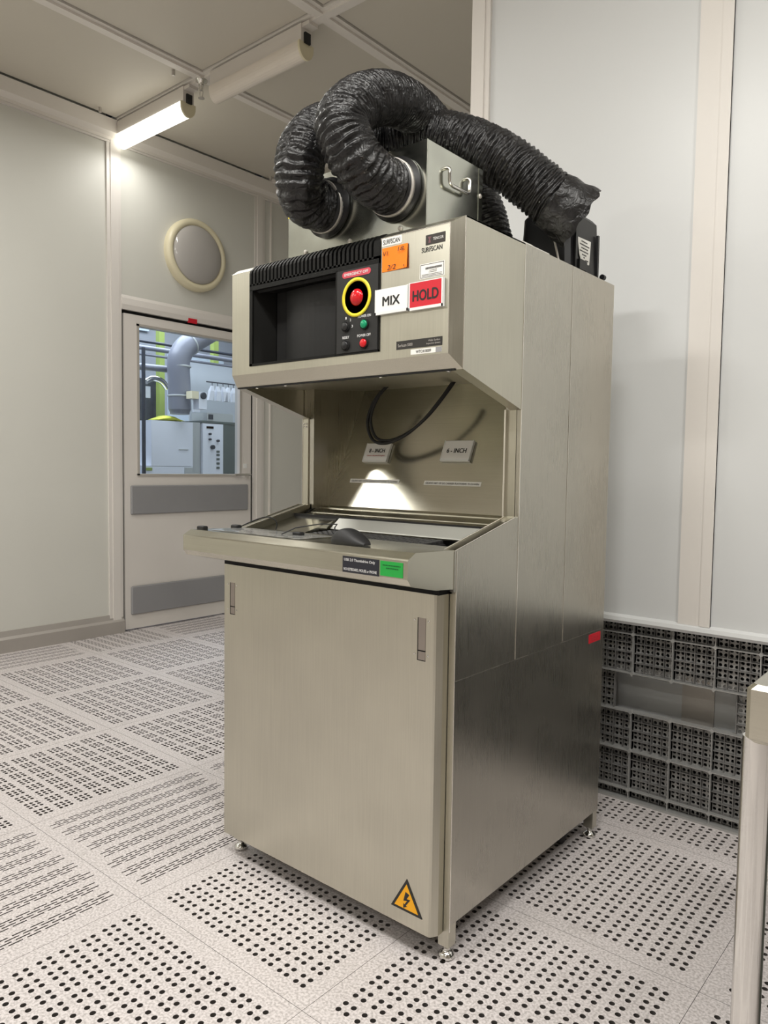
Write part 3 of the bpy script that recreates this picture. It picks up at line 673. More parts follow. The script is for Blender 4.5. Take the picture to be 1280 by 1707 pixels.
# vent grille with curved fins
vg = MB(); arc = [(fy, 1.600), (fy, 1.634), (fy+0.003, 1.642), (0.040, 1.655), (0.047, 1.6595), (0.060, 1.6600)]
def strip(x0, x1, mb, d=0.0):
    a = [(y+d, z-d) for y, z in arc]; b = [(y+d+0.006, z-d-0.005) for y, z in arc]
    mb.loft([[(x0, y, z) for y, z in a]+[(x0, y, z) for y, z in reversed(b)], [(x1, y, z) for y, z in a]+[(x1, y, z) for y, z in reversed(b)]], True)
xs = 0.0
strip(BX0, BX0+0.008, vg); strip(0.532, BX1, vg)
N_ = 31; pitch = (0.532-0.087)/N_
for k in range(N_): strip(0.087+k*pitch+pitch*0.45, 0.087+(k+1)*pitch, vg)
vg.box(BX0, BX1, fy, fy+0.006, 1.5995, 1.605); 
vgo = vg.build('vent_grille', 'bezel', bezel)
vb = MB(); strip(BX0+0.004, BX1-0.004, vb, 0.012); vb.build('vent_backing', 'void', bezel)
# control panel
cy = fy-0.0015
q = MB(); px0, px1, pz0, pz1 = 0.4095, 0.5405, BZ0+0.0045, 1.5875; hx0, hx1, hz0_, hz1_ = 0.429, 0.519, 1.474, 1.564
q.box(px0, hx0, cy, 0.05, pz0, pz1); q.box(hx1, px1, cy, 0.05, pz0, pz1); q.box(hx0, hx1, cy, 0.05, pz0, hz0_); q.box(hx0, hx1, cy, 0.05, hz1_, pz1)
n = 32; cr_ = [(0.474+0.0385*math.cos(2*math.pi*k/n+math.pi/4), 1.519+0.0385*math.sin(2*math.pi*k/n+math.pi/4)) for k in range(n)]
cor = [(hx1, hz1_), (hx0, hz1_), (hx0, hz0_), (hx1, hz0_)]
q.add([(a, cy, b) for a, b in cr_]+[(a, cy, b) for a, b in cor]+[(a, cy+0.026, b) for a, b in cr_], [tuple([n+c, n+(c+1) % 4]+list(reversed([(c*8+k) % n for k in range(9)]))) for c in range(4)]+[(k, (k+1) % n, n+4+(k+1) % n, n+4+k) for k in range(n)])
cp = q.build('control_panel', 'panelblk', mc, fixn=False)
q = MB(); n = 8; a0, a1, zc, hh = 0.427, 0.518, 1.5755, 0.0075
pl = [(a1-hh+hh*math.cos(math.pi*k/n-math.pi/2), zc+hh*math.sin(math.pi*k/n-math.pi/2)) for k in range(n+1)]+[(a0+hh+hh*math.cos(math.pi*k/n+math.pi/2), zc+hh*math.sin(math.pi*k/n+math.pi/2)) for k in range(n+1)]
el = MB().prism(pl, 'y', cy-0.0008, cy+0.0005).build('emergency_label', 'pink', cp)
text(el, 'EMERGENCY OFF', (0.4725, cy-0.0008, 1.5755), 0.076, 0.0065, material='whiteink', bold=0.015)
ec = (0.474, cy, 1.519)
MB().lathe([(0.046, 0), (0.046, -0.002), (0.038, -0.002), (0.038, 0.0)], ec, (0, 1, 0), 48).build('emergency_ring', 'yellow', cp)
eb = MB().lathe([(0.0383, 0.026), (0.0383, 0.024), (0.014, 0.023), (0.014, 0.008), (0.0, 0.008)], ec, (0, 1, 0), 40).build('emergency_button', 'void', cp)
MB().lathe([(0.014, 0.012), (0.019, 0.010), (0.0205, 0.004), (0.0195, -0.002), (0.014, -0.007), (0.007, -0.0095), (0.001, -0.010)], ec, (0, 1, 0), 36).build('mushroom_head', 'redbtn', eb)
for (x, z, mm, nm) in ((0.501, 1.4525, 'greenbtn', 'power_button'), (0.500, 1.4085, 'redbtn', 'power_button'), (0.4405, 1.4085, 'black', 'reset_button'), (0.4405, 1.453, 'black', 'key_switch')):
    MB().lathe([(0.0125, 0.0), (0.0125, -0.004), (0.0105, -0.004), (0.010, -0.002)], (x, cy, z), (0, 1, 0), 24).build('button_collar', 'void', cp)
    MB().lathe([(0.0098, -0.001), (0.0098, -0.006), (0.008, -0.0075), (0.001, -0.008)], (x, cy, z), (0, 1, 0), 24).build(nm, mm, cp)
for (t_, x, z, w_) in (('POWER ON', 0.500, 1.4725, 0.040), ('POWER OFF', 0.499, 1.4275, 0.042), ('RESET', 0.4405, 1.4275, 0.022), ('1', 0.4405, 1.4735, 0.003), ('2', 0.455, 1.468, 0.004), ('3', 0.461, 1.4525, 0.004)):
    text(cp, t_, (x, cy, z), w_, 0.006, material='whiteink', bold=0.012)

# ---- labels on the hood face
def front_label(name, x0, x1, z0, z1, m, parent=hood, t=0.0008): return MB().box(x0, x1, FY-t, FY+0.0005, z0, z1).build(name, m, parent)
l1 = front_label('white_name_label', 0.5475, 0.606, 1.6235, 1.6415, 'label'); text(l1, 'SURFSCAN', (0.5765, FY-0.0008, 1.6325), 0.049, 0.0105, bold=0.008)
l2 = front_label('maker_plate', 0.674, 0.7265, 1.605, 1.6265, mat('maker_plate', (0.03, 0.024, 0.02), 0.4)); text(l2, 'TENCOR', (0.7085, FY-0.0008, 1.616), 0.028, 0.006, material='label')
q = MB().prism([(0.680, 1.622), (0.690, 1.622), (0.6865, 1.617), (0.6885, 1.609), (0.6815, 1.609), (0.6835, 1.617)], 'y', FY-0.0012, FY-0.0007); q.build('emblem', mat('plate_emblem', (0.16, 0.07, 0.08), 0.5), l2)
text(hood, 'SURFSCAN', (0.691, FY, 1.5955), 0.056, 0.0105, bold=0.01, th=0.0005)
l3 = front_label('serial_label', 0.659, 0.7265, 1.5335, 1.5655, 'label')
q = MB(); z_ = FY-0.0012
q.box(0.661, 0.7245, z_, FY-0.0007, 1.5630, 1.5638); q.box(0.661, 0.7245, z_, FY-0.0007, 1.5352, 1.536); q.box(0.661, 0.662, z_, FY-0.0007, 1.5352, 1.5638); q.box(0.7235, 0.7245, z_, FY-0.0007, 1.5352, 1.5638)
x = 0.675
while x < 0.718:
    ww = random.uniform(0.0005, 0.0014); q.box(x, x+ww, z_, FY-0.0007, 1.5525, 1.5570); x += ww+0.0007
for (a, b, z) in ((0.686, 0.706, 1.5490), (0.684, 0.704, 1.5455), (0.665, 0.720, 1.5410), (0.665, 0.718, 1.5380)):
    x = a
    while x < b: ww = random.uniform(0.001, 0.003); q.box(x, x+ww, z_, FY-0.0007, z, z+0.0011); x += ww+0.0008
q.build('barcode', 'ink', l3)
l4 = front_label('model_plate', 0.595, 0.7235, 1.3845, 1.4035, mat('model_plate', (0.022, 0.02, 0.018), 0.4)); text(l4, 'Surfscan 5500', (0.621, FY-0.0008, 1.3935), 0.042, 0.0065, material='alu'); 
text(l4, 'Wafer Surface', (0.702, FY-0.0008, 1.3975), 0.032, 0.004, material='alu'); text(l4, 'Inspection System', (0.7, FY-0.0008, 1.3905), 0.038, 0.0045, material='alu')
l5 = front_label('asset_label', 0.637, 0.7225, 1.3700, 1.3815, 'label'); text(l5, 'WTC410009', (0.673, FY-0.0008, 1.3757), 0.042, 0.006, bold=0.01)
B(0.7065, 0.7225, FY-0.0011, FY-0.0007, 1.3702, 1.3813).build('grey_field', 'kick', l5)
rs = MB().box(W-0.0002, W+0.0008, 0.722, 0.800, 0.612, 0.638).build('red_side_label', 'red', mc)
q = MB()
for z in (0.628, 0.623, 0.618): q.box(W+0.0007, W+0.0011, 0.735, 0.785, z, z+0.0018)
q.build('fine_print', 'inkred', rs)
# cable loops hanging under the hood
cb = spline([(0.235, 0.44, 1.372), (0.200, 0.41, 1.32), (0.180, 0.40, 1.255), (0.205, 0.395, 1.200), (0.262, 0.39, 1.188), (0.330, 0.395, 1.210), (0.395, 0.40, 1.255), (0.445, 0.42, 1.320), (0.468, 0.45, 1.375)], 8)
q = MB().tube(cb, 0.0048, 8); q.tube([p+Vector((0.009, 0.004, 0.008)) for p in cb], 0.0045, 8); q.build('cable_loop', 'rubber', mc)

# ---- things on the machine: card holders and note
def card(name, x0, x1, z0, z1, label, body, face, ink, place='front', small=None, tilt=0):
    if place == 'front':
        c = Vector(((x0+x1)/2, FY-0.001, (z0+z1)/2)); u = Vector((1, 0, 0)); v = Vector((0, 0, 1)); n_ = Vector((0, -1, 0))
    else:
        c = BP((x0+x1)/2, (z0+z1)/2, 0.0012); u = bu; v = bv; n_ = bn
    if tilt: ca, sa = math.cos(tilt), math.sin(tilt); u, v = u*ca+v*sa, v*ca-u*sa
    w2, h2 = (x1-x0)/2, (z1-z0)/2*(1 if place == 'front' else 1.09)
    r = empty(name, c-v*h2, label=label, category='sign holder', group='card sign holders on the machine')
    def blk(mb, a0, a1, b0, b1, d0, d1):
        cs = [c+u*a+v*b+n_*d for d in (d0, d1) for b in (b0, b1) for a in (a0, a1)]
        mb.add(cs, [(0, 2, 3, 1), (4, 5, 7, 6), (0, 1, 5, 4), (2, 6, 7, 3), (0, 4, 6, 2), (1, 3, 7, 5)]); return mb
    h = blk(MB(), -w2, w2, -h2, h2, 0, 0.007); h.build('holder', 'cardholder', r)
    f = blk(MB(), -w2+0.003, w2-0.003, -h2+0.003, h2-0.002, 0.0068, 0.0078).build('card', face, r)
    lip = blk(MB(), -w2, w2, -h2, -h2+0.006, 0.007, 0.0088); blk(lip, -w2, -w2+0.003, -h2, h2, 0.007, 0.0088); blk(lip, w2-0.003, w2, -h2, h2, 0.007, 0.0088); lip.build('holder_lip', 'cardholder', r)
    t0, tw, th_ = body
    text(f, t0, c+n_*0.0078+v*(0.006 if small else 0.0), tw, th_, u, v, ink, bold=0.022)
    if small: text(f, small, c+n_*0.0078-v*0.011, tw*1.15, 0.006, u, v, 'inkred')
card('sign_holder', 0.536, 0.6325, 1.468, 1.5255, 'white card reading MIX in a clear holder on the hood front', ('MIX', 0.050, 0.020), 'white', 'ink', tilt=0.0)
card('sign_holder', 0.6355, 0.7285, 1.466, 1.5275, 'red card reading HOLD in a clear holder on the hood front', ('HOLD', 0.070, 0.023), 'red', 'ink', tilt=0.0)
card('sign_holder', 0.432, 0.531, 1.134, 1.192, 'white card reading 6 - INCH, right one of the two inside the machine opening', ('6 - INCH', 0.066, 0.014), 'white', 'ink', 'back', tilt=0.0)
card('sign_holder', 0.136, 0.234, 1.130, 1.187, 'white card reading 8 - INCH with red small print, left one inside the machine opening', ('8 - INCH', 0.062, 0.013), 'white', 'ink', 'back', 'Geen bewerkingen', tilt=0.0)
nt = empty('sticky_note', (0.587, FY-0.001, 1.565), label='orange sticky note with handwriting on the hood below the white name label', category='note')
q = MB(); n = 8
q.loft([[(0.549+0.076*k/n, FY-0.0012-0.004*(k/n)**3*(1 if zz < 1.6 else 0.3), zz) for k in range(n+1)]+[(0.549+0.076*k/n, FY-0.0009-0.004*(k/n)**3*(1 if zz < 1.6 else 0.3), zz) for k in range(n, -1, -1)] for zz in (1.5655, 1.6195)], True)
q.build('paper', 'orange', nt)
text(nt, 'V1.', (0.562, FY-0.0016, 1.606), 0.018, 0.010, th=0.001, shear=0.2); text(nt, '18,', (0.608, FY-0.0040, 1.609), 0.020, 0.011, th=0.001, shear=0.2); text(nt, '2/2', (0.578, FY-0.0018, 1.5735), 0.026, 0.011, th=0.001, shear=0.2); text(nt, ',', (0.617, FY-0.0052, 1.570), 0.003, 0.005, th=0.001)

# keyboard, mouse, film
kb = empty('keyboard', (0.40, 0.13, 0.904), label='black keyboard lying in the recess of the keyboard tray', category='keyboard')
MB().bevbox(0.23, 0.63, 0.089, 0.190, 0.9045, 0.931, 0.003).build('keyboard_body', 'black', kb)
km = mat('keycap', (0.03, 0.03, 0.03), 0.4)
for r_ in range(5):
    q = MB()
    for k in range(19):
        x = 0.237+k*0.0205; y = 0.096+r_*0.0185
        q.bevbox(x, x+0.0175, y, y+0.0155, 0.930, 0.9365+r_*0.0008, 0.0015)
    q.build('key_row', km, kb)
ms = empty('computer_mouse', (0.545, -0.066, 0.943), label='black computer mouse on the right front of the steel keyboard tray', category='mouse')
def mouse_mesh():
    mb = MB(); rings = []; NL = 14; NR = 16
    for i in range(NL+1):
        t = i/NL; s_ = math.sin(math.pi*min(max(t, 0.02), 0.98)); ww = 0.034*(s_**0.42)*(1-0.12*math.sin(math.pi*t)); hh = 0.033*(s_**0.42)*(0.72+0.36*math.sin(math.pi*(t*0.9+0.25)))
        xx = -0.058+0.116*t
        ring = []
        for k in range(NR):
            a = math.pi*k/(NR-1); cx_ = math.cos(a); sy_ = math.sin(a)
            ring.append((xx, ww*math.copysign(abs(cx_)**0.8, cx_), hh*sy_**0.8))
        rings.append(ring)
    return rings
rg = math.radians(-8); rings = [[(0.545+x*math.cos(rg)-y*math.sin(rg), -0.066+x*math.sin(rg)+y*math.cos(rg), 0.9432+z) for x, y, z in r] for r in mouse_mesh()]
MB().loft(rings, True, True).build('mouse_shell', 'rubber', ms)
wv = spline([(0.605, -0.065, 0.958), (0.625, -0.02, 0.955), (0.60, 0.03, 0.945), (0.50, 0.05, 0.943), (0.40, 0.04, 0.946), (0.33, 0.0, 0.955), (0.28, -0.03, 0.945)], 8)
mcab = MB().tube([(0.4895, -0.058, 0.955), (0.46, -0.03, 0.972), (0.42, 0.02, 0.975), (0.36, 0.02, 0.972), (0.315, -0.02, 0.962), (0.290, -0.045, 0.9455)], 0.0016, 6)
mcab.build('mouse_cable', 'rubber', ms)
cc = MB().tube(spline([(0.018+0.02, 0.365, 1.02), (0.040, 0.345, 0.99), (0.045, 0.30, 0.985), (0.046, 0.26, 0.965), (0.05, 0.20, 0.935), (0.08, 0.17, 0.925), (0.14, 0.15, 0.925)], 6), 0.0017, 6)
cc.build('keyboard_cable', 'rubber', kb)
ca = MB().tube(spline([(0.052, 0.015, 0.9455), (0.075, 0.04, 0.962), (0.105, 0.06, 0.974), (0.125, 0.075, 0.970), (0.132, 0.080, 0.955), (0.130, 0.078, 0.9395)], 8), 0.0016, 8)
o = ca.build('loose_cable', 'rubber'); o['label'] = 'thin black cable arching over the left end of the keyboard tray'; o['category'] = 'cable'
fm = MB().box(0.050, 0.40, -0.085, 0.025, 0.9430, 0.9442); 
fo = fm.build('document_sleeve', mat('plastic_sleeve', (0.26, 0.26, 0.25), 0.08, var=0.35, scale=26, bump=0.5)); fo['label'] = 'clear plastic document sleeve lying flat on the left of the keyboard tray'; fo['category'] = 'document sleeve'

# ------------------------------------------------------------------ galvanised exhaust box with hoses
gb = empty('exhaust_box', (0.365, 0.237, HT), label='galvanised sheet metal exhaust box on top of the machine with two round hose ports', category='exhaust box')
GX0, GX1, GY0, GY1, GZ1 = 0.128, 0.603, 0.12, 0.354, 1.884
MB().box(GX0, GX1, GY0, GY1, HT+0.0005, GZ1).build('box_body', 'galv', gb)
q = MB(); q.box(GX0-0.001, GX1+0.001, GY0-0.0015, GY0+0.001, HT+0.0005, HT+0.008); q.box(GX1-0.001, GX1+0.0015, GY1-0.016, GY1+0.001, HT+0.0005, GZ1); q.tube([(GX1, GY0, HT+0.001), (GX1, GY0, GZ1)], 0.0015, 6)
q.build('box_flange', 'edge' if False else 'galv', gb)
for x in (0.198, 0.36, 0.526):
    MB().lathe([(0.006, 0), (0.006, -0.003), (0.003, -0.0045)], (x, GY0, 1.693), (0, 1, 0), 12).build('screw', 'alu', gb)
for z in (1.74, 1.815, 1.69):
    MB().lathe([(0.006, 0), (0.006, 0.003), (0.003, 0.0045)], (GX1, GY1-0.010, z), (1, 0, 0), 12).build('screw', 'alu', gb)
q = MB().tube([(GX1-0.001, 0.193, 1.838), (GX1+0.008, 0.193, 1.838), (GX1+0.012, 0.193, 1.835), (GX1+0.013, 0.193, 1.830), (GX1+0.013, 0.194, 1.808), (GX1+0.013, 0.198, 1.801), (GX1+0.013, 0.206, 1.798), (GX1+0.013, 0.267, 1.798), (GX1+0.013, 0.275, 1.801), (GX1+0.013, 0.279, 1.808), (GX1+0.013, 0.280, 1.830), (GX1+0.012, 0.280, 1.835), (GX1+0.008, 0.280, 1.838), (GX1-0.001, 0.280, 1.838)], 0.0045, 12)
q.build('handle', 'chrome', gb)
B(GX0-0.0008, GX0+0.012, GY0-0.0008, GY0+0.03, 1.795, 1.830).build('yellow_sticker', 'yellow', gb)
for c in ((0.285, GY0, 1.790), (0.513, GY0, 1.786)):
    MB().lathe([(0.072, 0), (0.076, -0.003), (0.076, -0.010), (0.067, -0.012), (0.066, -0.035), (0.060, -0.035)], c, (0, 1, 0), 40).build('hose_port', 'black', gb)

def hose(name, P, r, label, r_end=None, pitch=0.0135, strap=True):
    r_end = r_end or r
    root = empty(name, P[0], label=label, category='hose', group='black flexible hoses on the exhaust box')
    C_ = resample(spline(P, 16), 0.0022); pts = []; n = 44
    mb = MB(); rings = []
    nrm = None; L_ = 0.0; tot = len(C_)
    rnd = random.Random(len(P)*3+1)
    ph = [rnd.uniform(0, 6.28) for _ in range(6)]
    for i, p in enumerate(C_):
        t = (C_[min(i+1, tot-1)]-C_[max(i-1, 0)]).normalized()
        if nrm is None: nrm = t.cross(Vector((0, 0, 1))).normalized()
        nrm = (nrm-t*nrm.dot(t)).normalized(); bn_ = t.cross(nrm); s_ = i*0.0022
        ring = []
        for k in range(n):
            a = 2*math.pi*k/n
            # helical wire with fabric sagging between turns, and crumples
            w_ = s_/pitch+a/(2*math.pi)*1.0+0.10*math.sin(3*a+s_*40+ph[4])+0.08*math.sin(s_*90+ph[5]-5*a)
            rid = abs(math.sin(math.pi*w_))**1.4
            cr = 0.0017*math.sin(5*a+s_*110+ph[0])*math.sin(s_*190+ph[1]+2*a)+0.0014*math.sin(9*a-s_*75+ph[2])*math.cos(s_*60+ph[3])
            rad = r+(r_end-r)*min(1, max(0, (i/tot-0.42)/0.12))-0.0075*rid+cr*(0.5+1.3*rid)
            ring.append(p+rad*(math.cos(a)*nrm+math.sin(a)*bn_))
        rings.append(ring)
    mb.loft(rings, True, True).build('hose_wall', 'hose', root)
    if strap:
        t = (C_[14]-C_[4]).normalized()
        c0 = C_[8]
        MB().lathe([(r+0.001, -0.006), (r+0.003, -0.006), (r+0.003, 0.006), (r+0.001, 0.006)], c0, t, 40).build('hose_clamp', 'alu', root)
    return root, C_, nrm
A = [(0.285, 0.108, 1.790), (0.290, 0.06, 1.782), (0.296, 0.02, 1.785), (0.308, -0.008, 1.812), (0.308, -0.008, 1.868), (0.289, 0.045, 1.942), (0.258, 0.14, 2.012), (0.247, 0.24, 2.027), (0.272, 0.33, 2.031), (0.371, 0.39, 2.041), (0.493, 0.42, 2.003), (0.608, 0.45, 1.933), (0.683, 0.49, 1.865), (0.734, 0.52, 1.816), (0.751, 0.535, 1.801)]
Bp = [(0.513, 0.108, 1.786), (0.518, 0.06, 1.782), (0.518, 0.01, 1.790), (0.508, -0.030, 1.822), (0.478, -0.038, 1.890), (0.460, 0.02, 1.960), (0.445, 0.11, 2.018), (0.420, 0.22, 2.062), (0.390, 0.36, 2.085), (0.378, 0.50, 2.055), (0.40, 0.575, 1.990), (0.442, 0.59, 1.900), (0.470, 0.600, 1.812), (0.483, 0.605, 1.735), (0.485, 0.605, 1.668)]
hA = hose('flexible_hose', A, 0.0625, 'long black flexible hose from the left port that arches back to the fan', r_end=0.072)
hB = hose('flexible_hose', Bp, 0.064, 'black flexible hose from the right port, arching highest and dropping behind the box')
# loose fabric cuff at the end of hose A draped over the fan
rootA, CA, _n = hA
p = CA[-1]; t = (CA[-1]-CA[-10]).normalized(); nA = t.cross(Vector((0, 0, 1))).normalized(); bA = t.cross(nA)
rings = []; n = 48
for i in range(12):
    s_ = -0.05+i*0.0085; ring = []
    for k in range(n):
        a = 2*math.pi*k/n; dn = -math.sin(a)   # >0 underneath when bA is up
        ru = 0.0725+0.0005*i+0.0014*math.sin(7*a+i)+0.0012*math.sin(3*a-i*0.8)+0.0005*i*(1 if i > 2 else 0)
        ext = s_ + 0.004*math.sin(9*a)*(i/11)
        ring.append(p+t*ext*(1.0)+ru*(math.cos(a)*nA+math.sin(a)*bA))
    rings.append(ring)
mb = MB().loft(rings, False, True)
inn = [[q_+(p+t*(-0.05+i*0.0085)-q_)*0.04 for q_ in r] for i, r in enumerate(rings)]
mb.loft(inn, False, True); mb.loft([rings[-1], inn[-1]], False); mb.build('fabric_cuff', 'hose', rootA)

# fan box
fb = empty('exhaust_fan', (0.63, 0.735, HT), label='black plastic fan box with a white label at the back of the machine top', category='fan')
def taper(x0, x1, y0, y1, z0, z1, k, b=0.012):
    def R(i, z): return [(x0+i+b, y0+i, z), (x1-i-b, y0+i, z), (x1-i, y0+i+b, z), (x1-i, y1-i-b, z), (x1-i-b, y1-i, z), (x0+i+b, y1-i, z), (x0+i, y1-i-b, z), (x0+i, y0+i+b, z)]
    return MB().loft([R(0, z0), R(k*0.8, z1-0.012), R(k+0.008, z1)], True)
taper(0.565, 0.722, 0.612, 0.815, HT+0.02, 1.845, 0.008).build('fan_housing', 'black', fb)
MB().bevbox(0.556, 0.728, 0.60, 0.826, HT+0.0005, HT+0.020, 0.004).build('base_flange', 'black', fb)
B(0.720, 0.729, 0.640, 0.652, 1.67, 1.80).build('housing_rib', 'black', fb); B(0.720, 0.727, 0.785, 0.795, 1.67, 1.80).build('housing_rib', 'black', fb)
MB().cyl((0.726, 0.820, 1.688), (0.726, 0.834, 1.688), 0.008, 12).build('side_knob', 'black', fb); B(0.720, 0.735, 0.655, 0.70, 1.678, 1.705).build('cable_clip', 'black', fb)
fl = MB().prism([(0.660, 1.768), (0.745, 1.772), (0.738, 1.705), (0.690, 1.700), (0.675, 1.722)], 'x', 0.7222, 0.7236).build('fan_label', 'label', fb)
q = MB()
for (a, b, z) in ((0.685, 0.72, 1.760), (0.675, 0.733, 1.751), (0.685, 0.725, 1.742), (0.675, 0.730, 1.733), (0.69, 0.715, 1.724), (0.70, 0.707, 1.717), (0.712, 0.726, 1.711), (0.712, 0.724, 1.704)):
    y = a
    while y < b: ww = random.uniform(0.002, 0.006); q.box(0.7234, 0.7240, y, y+ww, z, z+0.0035); y += ww+0.0015
q.build('fine_print', 'ink', fl)
MB().cyl((0.675, 0.597, 1.79), (0.71, 0.590, 1.665), 0.003, 8).build('support_rod', 'alu', fb)
br = MB(); br.box(0.715, 0.760, 0.296, 0.345, HT+0.0004, HT+0.006); br.box(0.70, 0.755, 0.35, 0.44, HT+0.0004, HT+0.008); br.lathe([(0.006, 0.006), (0.006, 0.010), (0.003, 0.012)], (0.745, 0.318, HT), (0, 0, 1), 10); br.lathe([(0.006, 0.006), (0.006, 0.012), (0.003, 0.014)], (0.74, 0.375, HT), (0, 0, 1), 10)
br.build('top_bracket', 'edge', mc)

# ------------------------------------------------------------------ steel table at the right edge
tb = empty('steel_table', (1.80, 0.02, 0), label='stainless steel table with a round tube leg at the right edge of the picture', category='table')
def table_top():
    x0, x1, y0, y1, z0, z1, r = 1.443, 2.3, -0.300, 0.55, 0.775, 0.850, 0.006
    return MB().bevbox(x0, x1, y0, y1, z0, z1, r)
table_top().build('table_top', 'steel_h', tb)
for (x, y) in ((1.452, -0.268), (2.27, -0.27), (1.48, 0.52), (2.27, 0.52)):
    lg = MB().cyl((x, y, 0.03), (x, y, 0.776), 0.0180, 28).build('leg', 'chrome', tb)
    MB().lathe([(0.024, 0.0005), (0.024, 0.012), (0.012, 0.02), (0.012, 0.031)], (x, y, 0), (0, 0, 1), 20).build('foot', 'rubber', lg)
ct = empty('waste_bin', (1.72, 0.55, 0), label='dark green bin with a steel rim standing under the steel table', category='bin')
ct.location = (1.70, 0.22, 0)
MB().bevbox(1.50, 1.90, 0.02, 0.42, 0.10, 0.66, 0.03).build('bin_body', mat('bin_green', (0.06, 0.07, 0.055), 0.4), ct)
MB().tube(spline([(1.494, 0.014, 0.66), (1.494, 0.014, 0.30), (1.494, 0.014, 0.16), (1.50, 0.02, 0.11), (1.55, 0.05, 0.085)], 6), 0.006, 8).build('bin_frame', 'chrome', ct)
for (x, y) in ((1.53, 0.06), (1.86, 0.06), (1.53, 0.38), (1.86, 0.38)):
    MB().lathe([(0.02, -0.01), (0.028, -0.008), (0.028, 0.008), (0.02, 0.01)], (x, y, 0.0285), (1, 0.3, 0), 18).build('bin_wheel', 'rubber', ct)
    MB().box(x-0.012, x+0.012, y-0.012, y+0.012, 0.055, 0.101).build('wheel_fork', 'chrome', ct)

# ------------------------------------------------------------------ service corridor behind the door window
blue = mat('corridor_panel', (0.66, 0.76, 0.86), 0.5); cwh = mat('cabinet_white', (0.74, 0.77, 0.84), 0.4, var=0.04, scale=3); cgr = mat('cabinet_grey', (0.42, 0.44, 0.44), 0.45)
cdk = mat('cabinet_dark', (0.10, 0.12, 0.115), 0.45); pipeg = mat('pipe_grey', (0.19, 0.20, 0.24), 0.35, var=0.12, scale=5); lime = mat('lime_post', (0.28, 0.36, 0.09), 0.5); navy = mat('dark_pipe', (0.03, 0.035, 0.05), 0.4)
vlight = mat('corridor_wall', (0.36, 0.38, 0.42), 0.6, var=0.06, scale=2)
B(-5.7, -5.6, 0.8, 5.4, -0.4, 3.5).build('wall_corridor', vlight, kind='structure')
B(-5.6, -3.0, 0.8, 5.4, -0.45, -0.40).build('floor.corridor', 'sub', kind='structure')
B(-5.6, -3.0, 0.8, 5.4, 3.45, 3.5).build('ceiling.corridor', vlight, kind='structure')
B(-5.6, -2.9, 5.3, 5.4, -0.4, 3.5).build('wall_corridor_end', vlight, kind='structure')
B(-5.6, -2.9, 0.8, 0.9, -0.4, 3.5).build('wall_corridor_near', vlight, kind='structure')
def T(o, label, cat, grp=None):
    o['label'] = label; o['category'] = cat
    if grp: o['group'] = grp
    return o
du = empty('exhaust_duct', (-4.0, 2.6, 0), label='large grey elbow duct seen through the door window', category='duct')
MB().tube(spline([(-4.0, 2.612, 1.60), (-4.0, 2.608, 1.80), (-4.0, 2.600, 2.00), (-4.0, 2.625, 2.09), (-4.0, 2.70, 2.18), (-4.0, 2.95, 2.34), (-4.0, 3.35, 2.60)], 6), [0.098]*37, 24).build('duct_pipe', pipeg, du)
q = MB()
for z in (1.72, 1.98): q.lathe([(0.1, -0.008), (0.104, 0), (0.1, 0.008)], (-4.0, 2.608, z), (0, 0, 1), 24)
q.lathe([(0.1, -0.008), (0.105, 0), (0.1, 0.008)], (-4.0, 2.72, 2.195), (0, 0.8, 0.5), 24); q.build('duct_collar', cgr, du)
MB().lathe([(0.098, 0), (0.085, -0.035), (0.085, -0.05)], (-4.0, 2.612, 1.61), (0, 0, 1), 20).build('duct_reducer', pipeg, du)
for (z, r, x) in ((1.935, 0.030, -4.15), (2.16, 0.022, -4.35), (2.10, 0.012, -4.35), (2.235, 0.014, -4.45)):
    T(MB().cyl((x, 0.9, z), (x, 2.62 if z < 2 else 5.3, z+(0.03 if z < 2 else 0.0)), r, 12).build('service_pipe', pipeg if z < 2.2 else navy), {1.935: 'thick grey horizontal pipe joining the big duct beyond the door window', 2.16: 'grey horizontal pipe crossing behind the big duct beyond the window', 2.10: 'thin grey pipe just below the pipe behind the big duct', 2.235: 'thin dark pipe highest behind the big duct beyond the window'}[z], 'pipe', 'pipes beyond the door window')
for k in range(7):
    z = 1.86+k*0.05; x = -4.7
    T(MB().tube([(x, 2.95+0.02*k, z), (x, 5.3, z)], 0.008, 8).build('thin_pipe', cgr), 'thin grey horizontal pipe in the stack right of the big duct', 'pipe', 'stacked thin pipes beyond the door window')
for (y, x, z0, z1, lb) in ((2.907, -4.75, -0.4, 3.4, 'lime green upright post left of the big duct beyond the window'), (3.44, -4.6, 1.95, 3.4, 'lime green upright post right of the big duct beyond the window')):
    T(B(x-0.03, x+0.03, y-0.03, y+0.03, z0, z1).build('green_post', lime), lb, 'post', 'green posts beyond the door window')
T(MB().cyl((-3.94, 2.215, -0.4), (-3.94, 2.215, 2.09), 0.016, 12).build('standing_pipe', navy), 'dark upright pipe near the left edge of the door window', 'pipe')
T(MB().tube(spline([(-4.2, 2.40, 1.84), (-4.2, 2.47, 1.875), (-4.2, 2.56, 1.86), (-4.2, 2.62, 1.80)], 6), 0.026, 12).build('foil_hose', 'chrome'), 'shiny foil hose left of the big duct beyond the door window', 'hose')
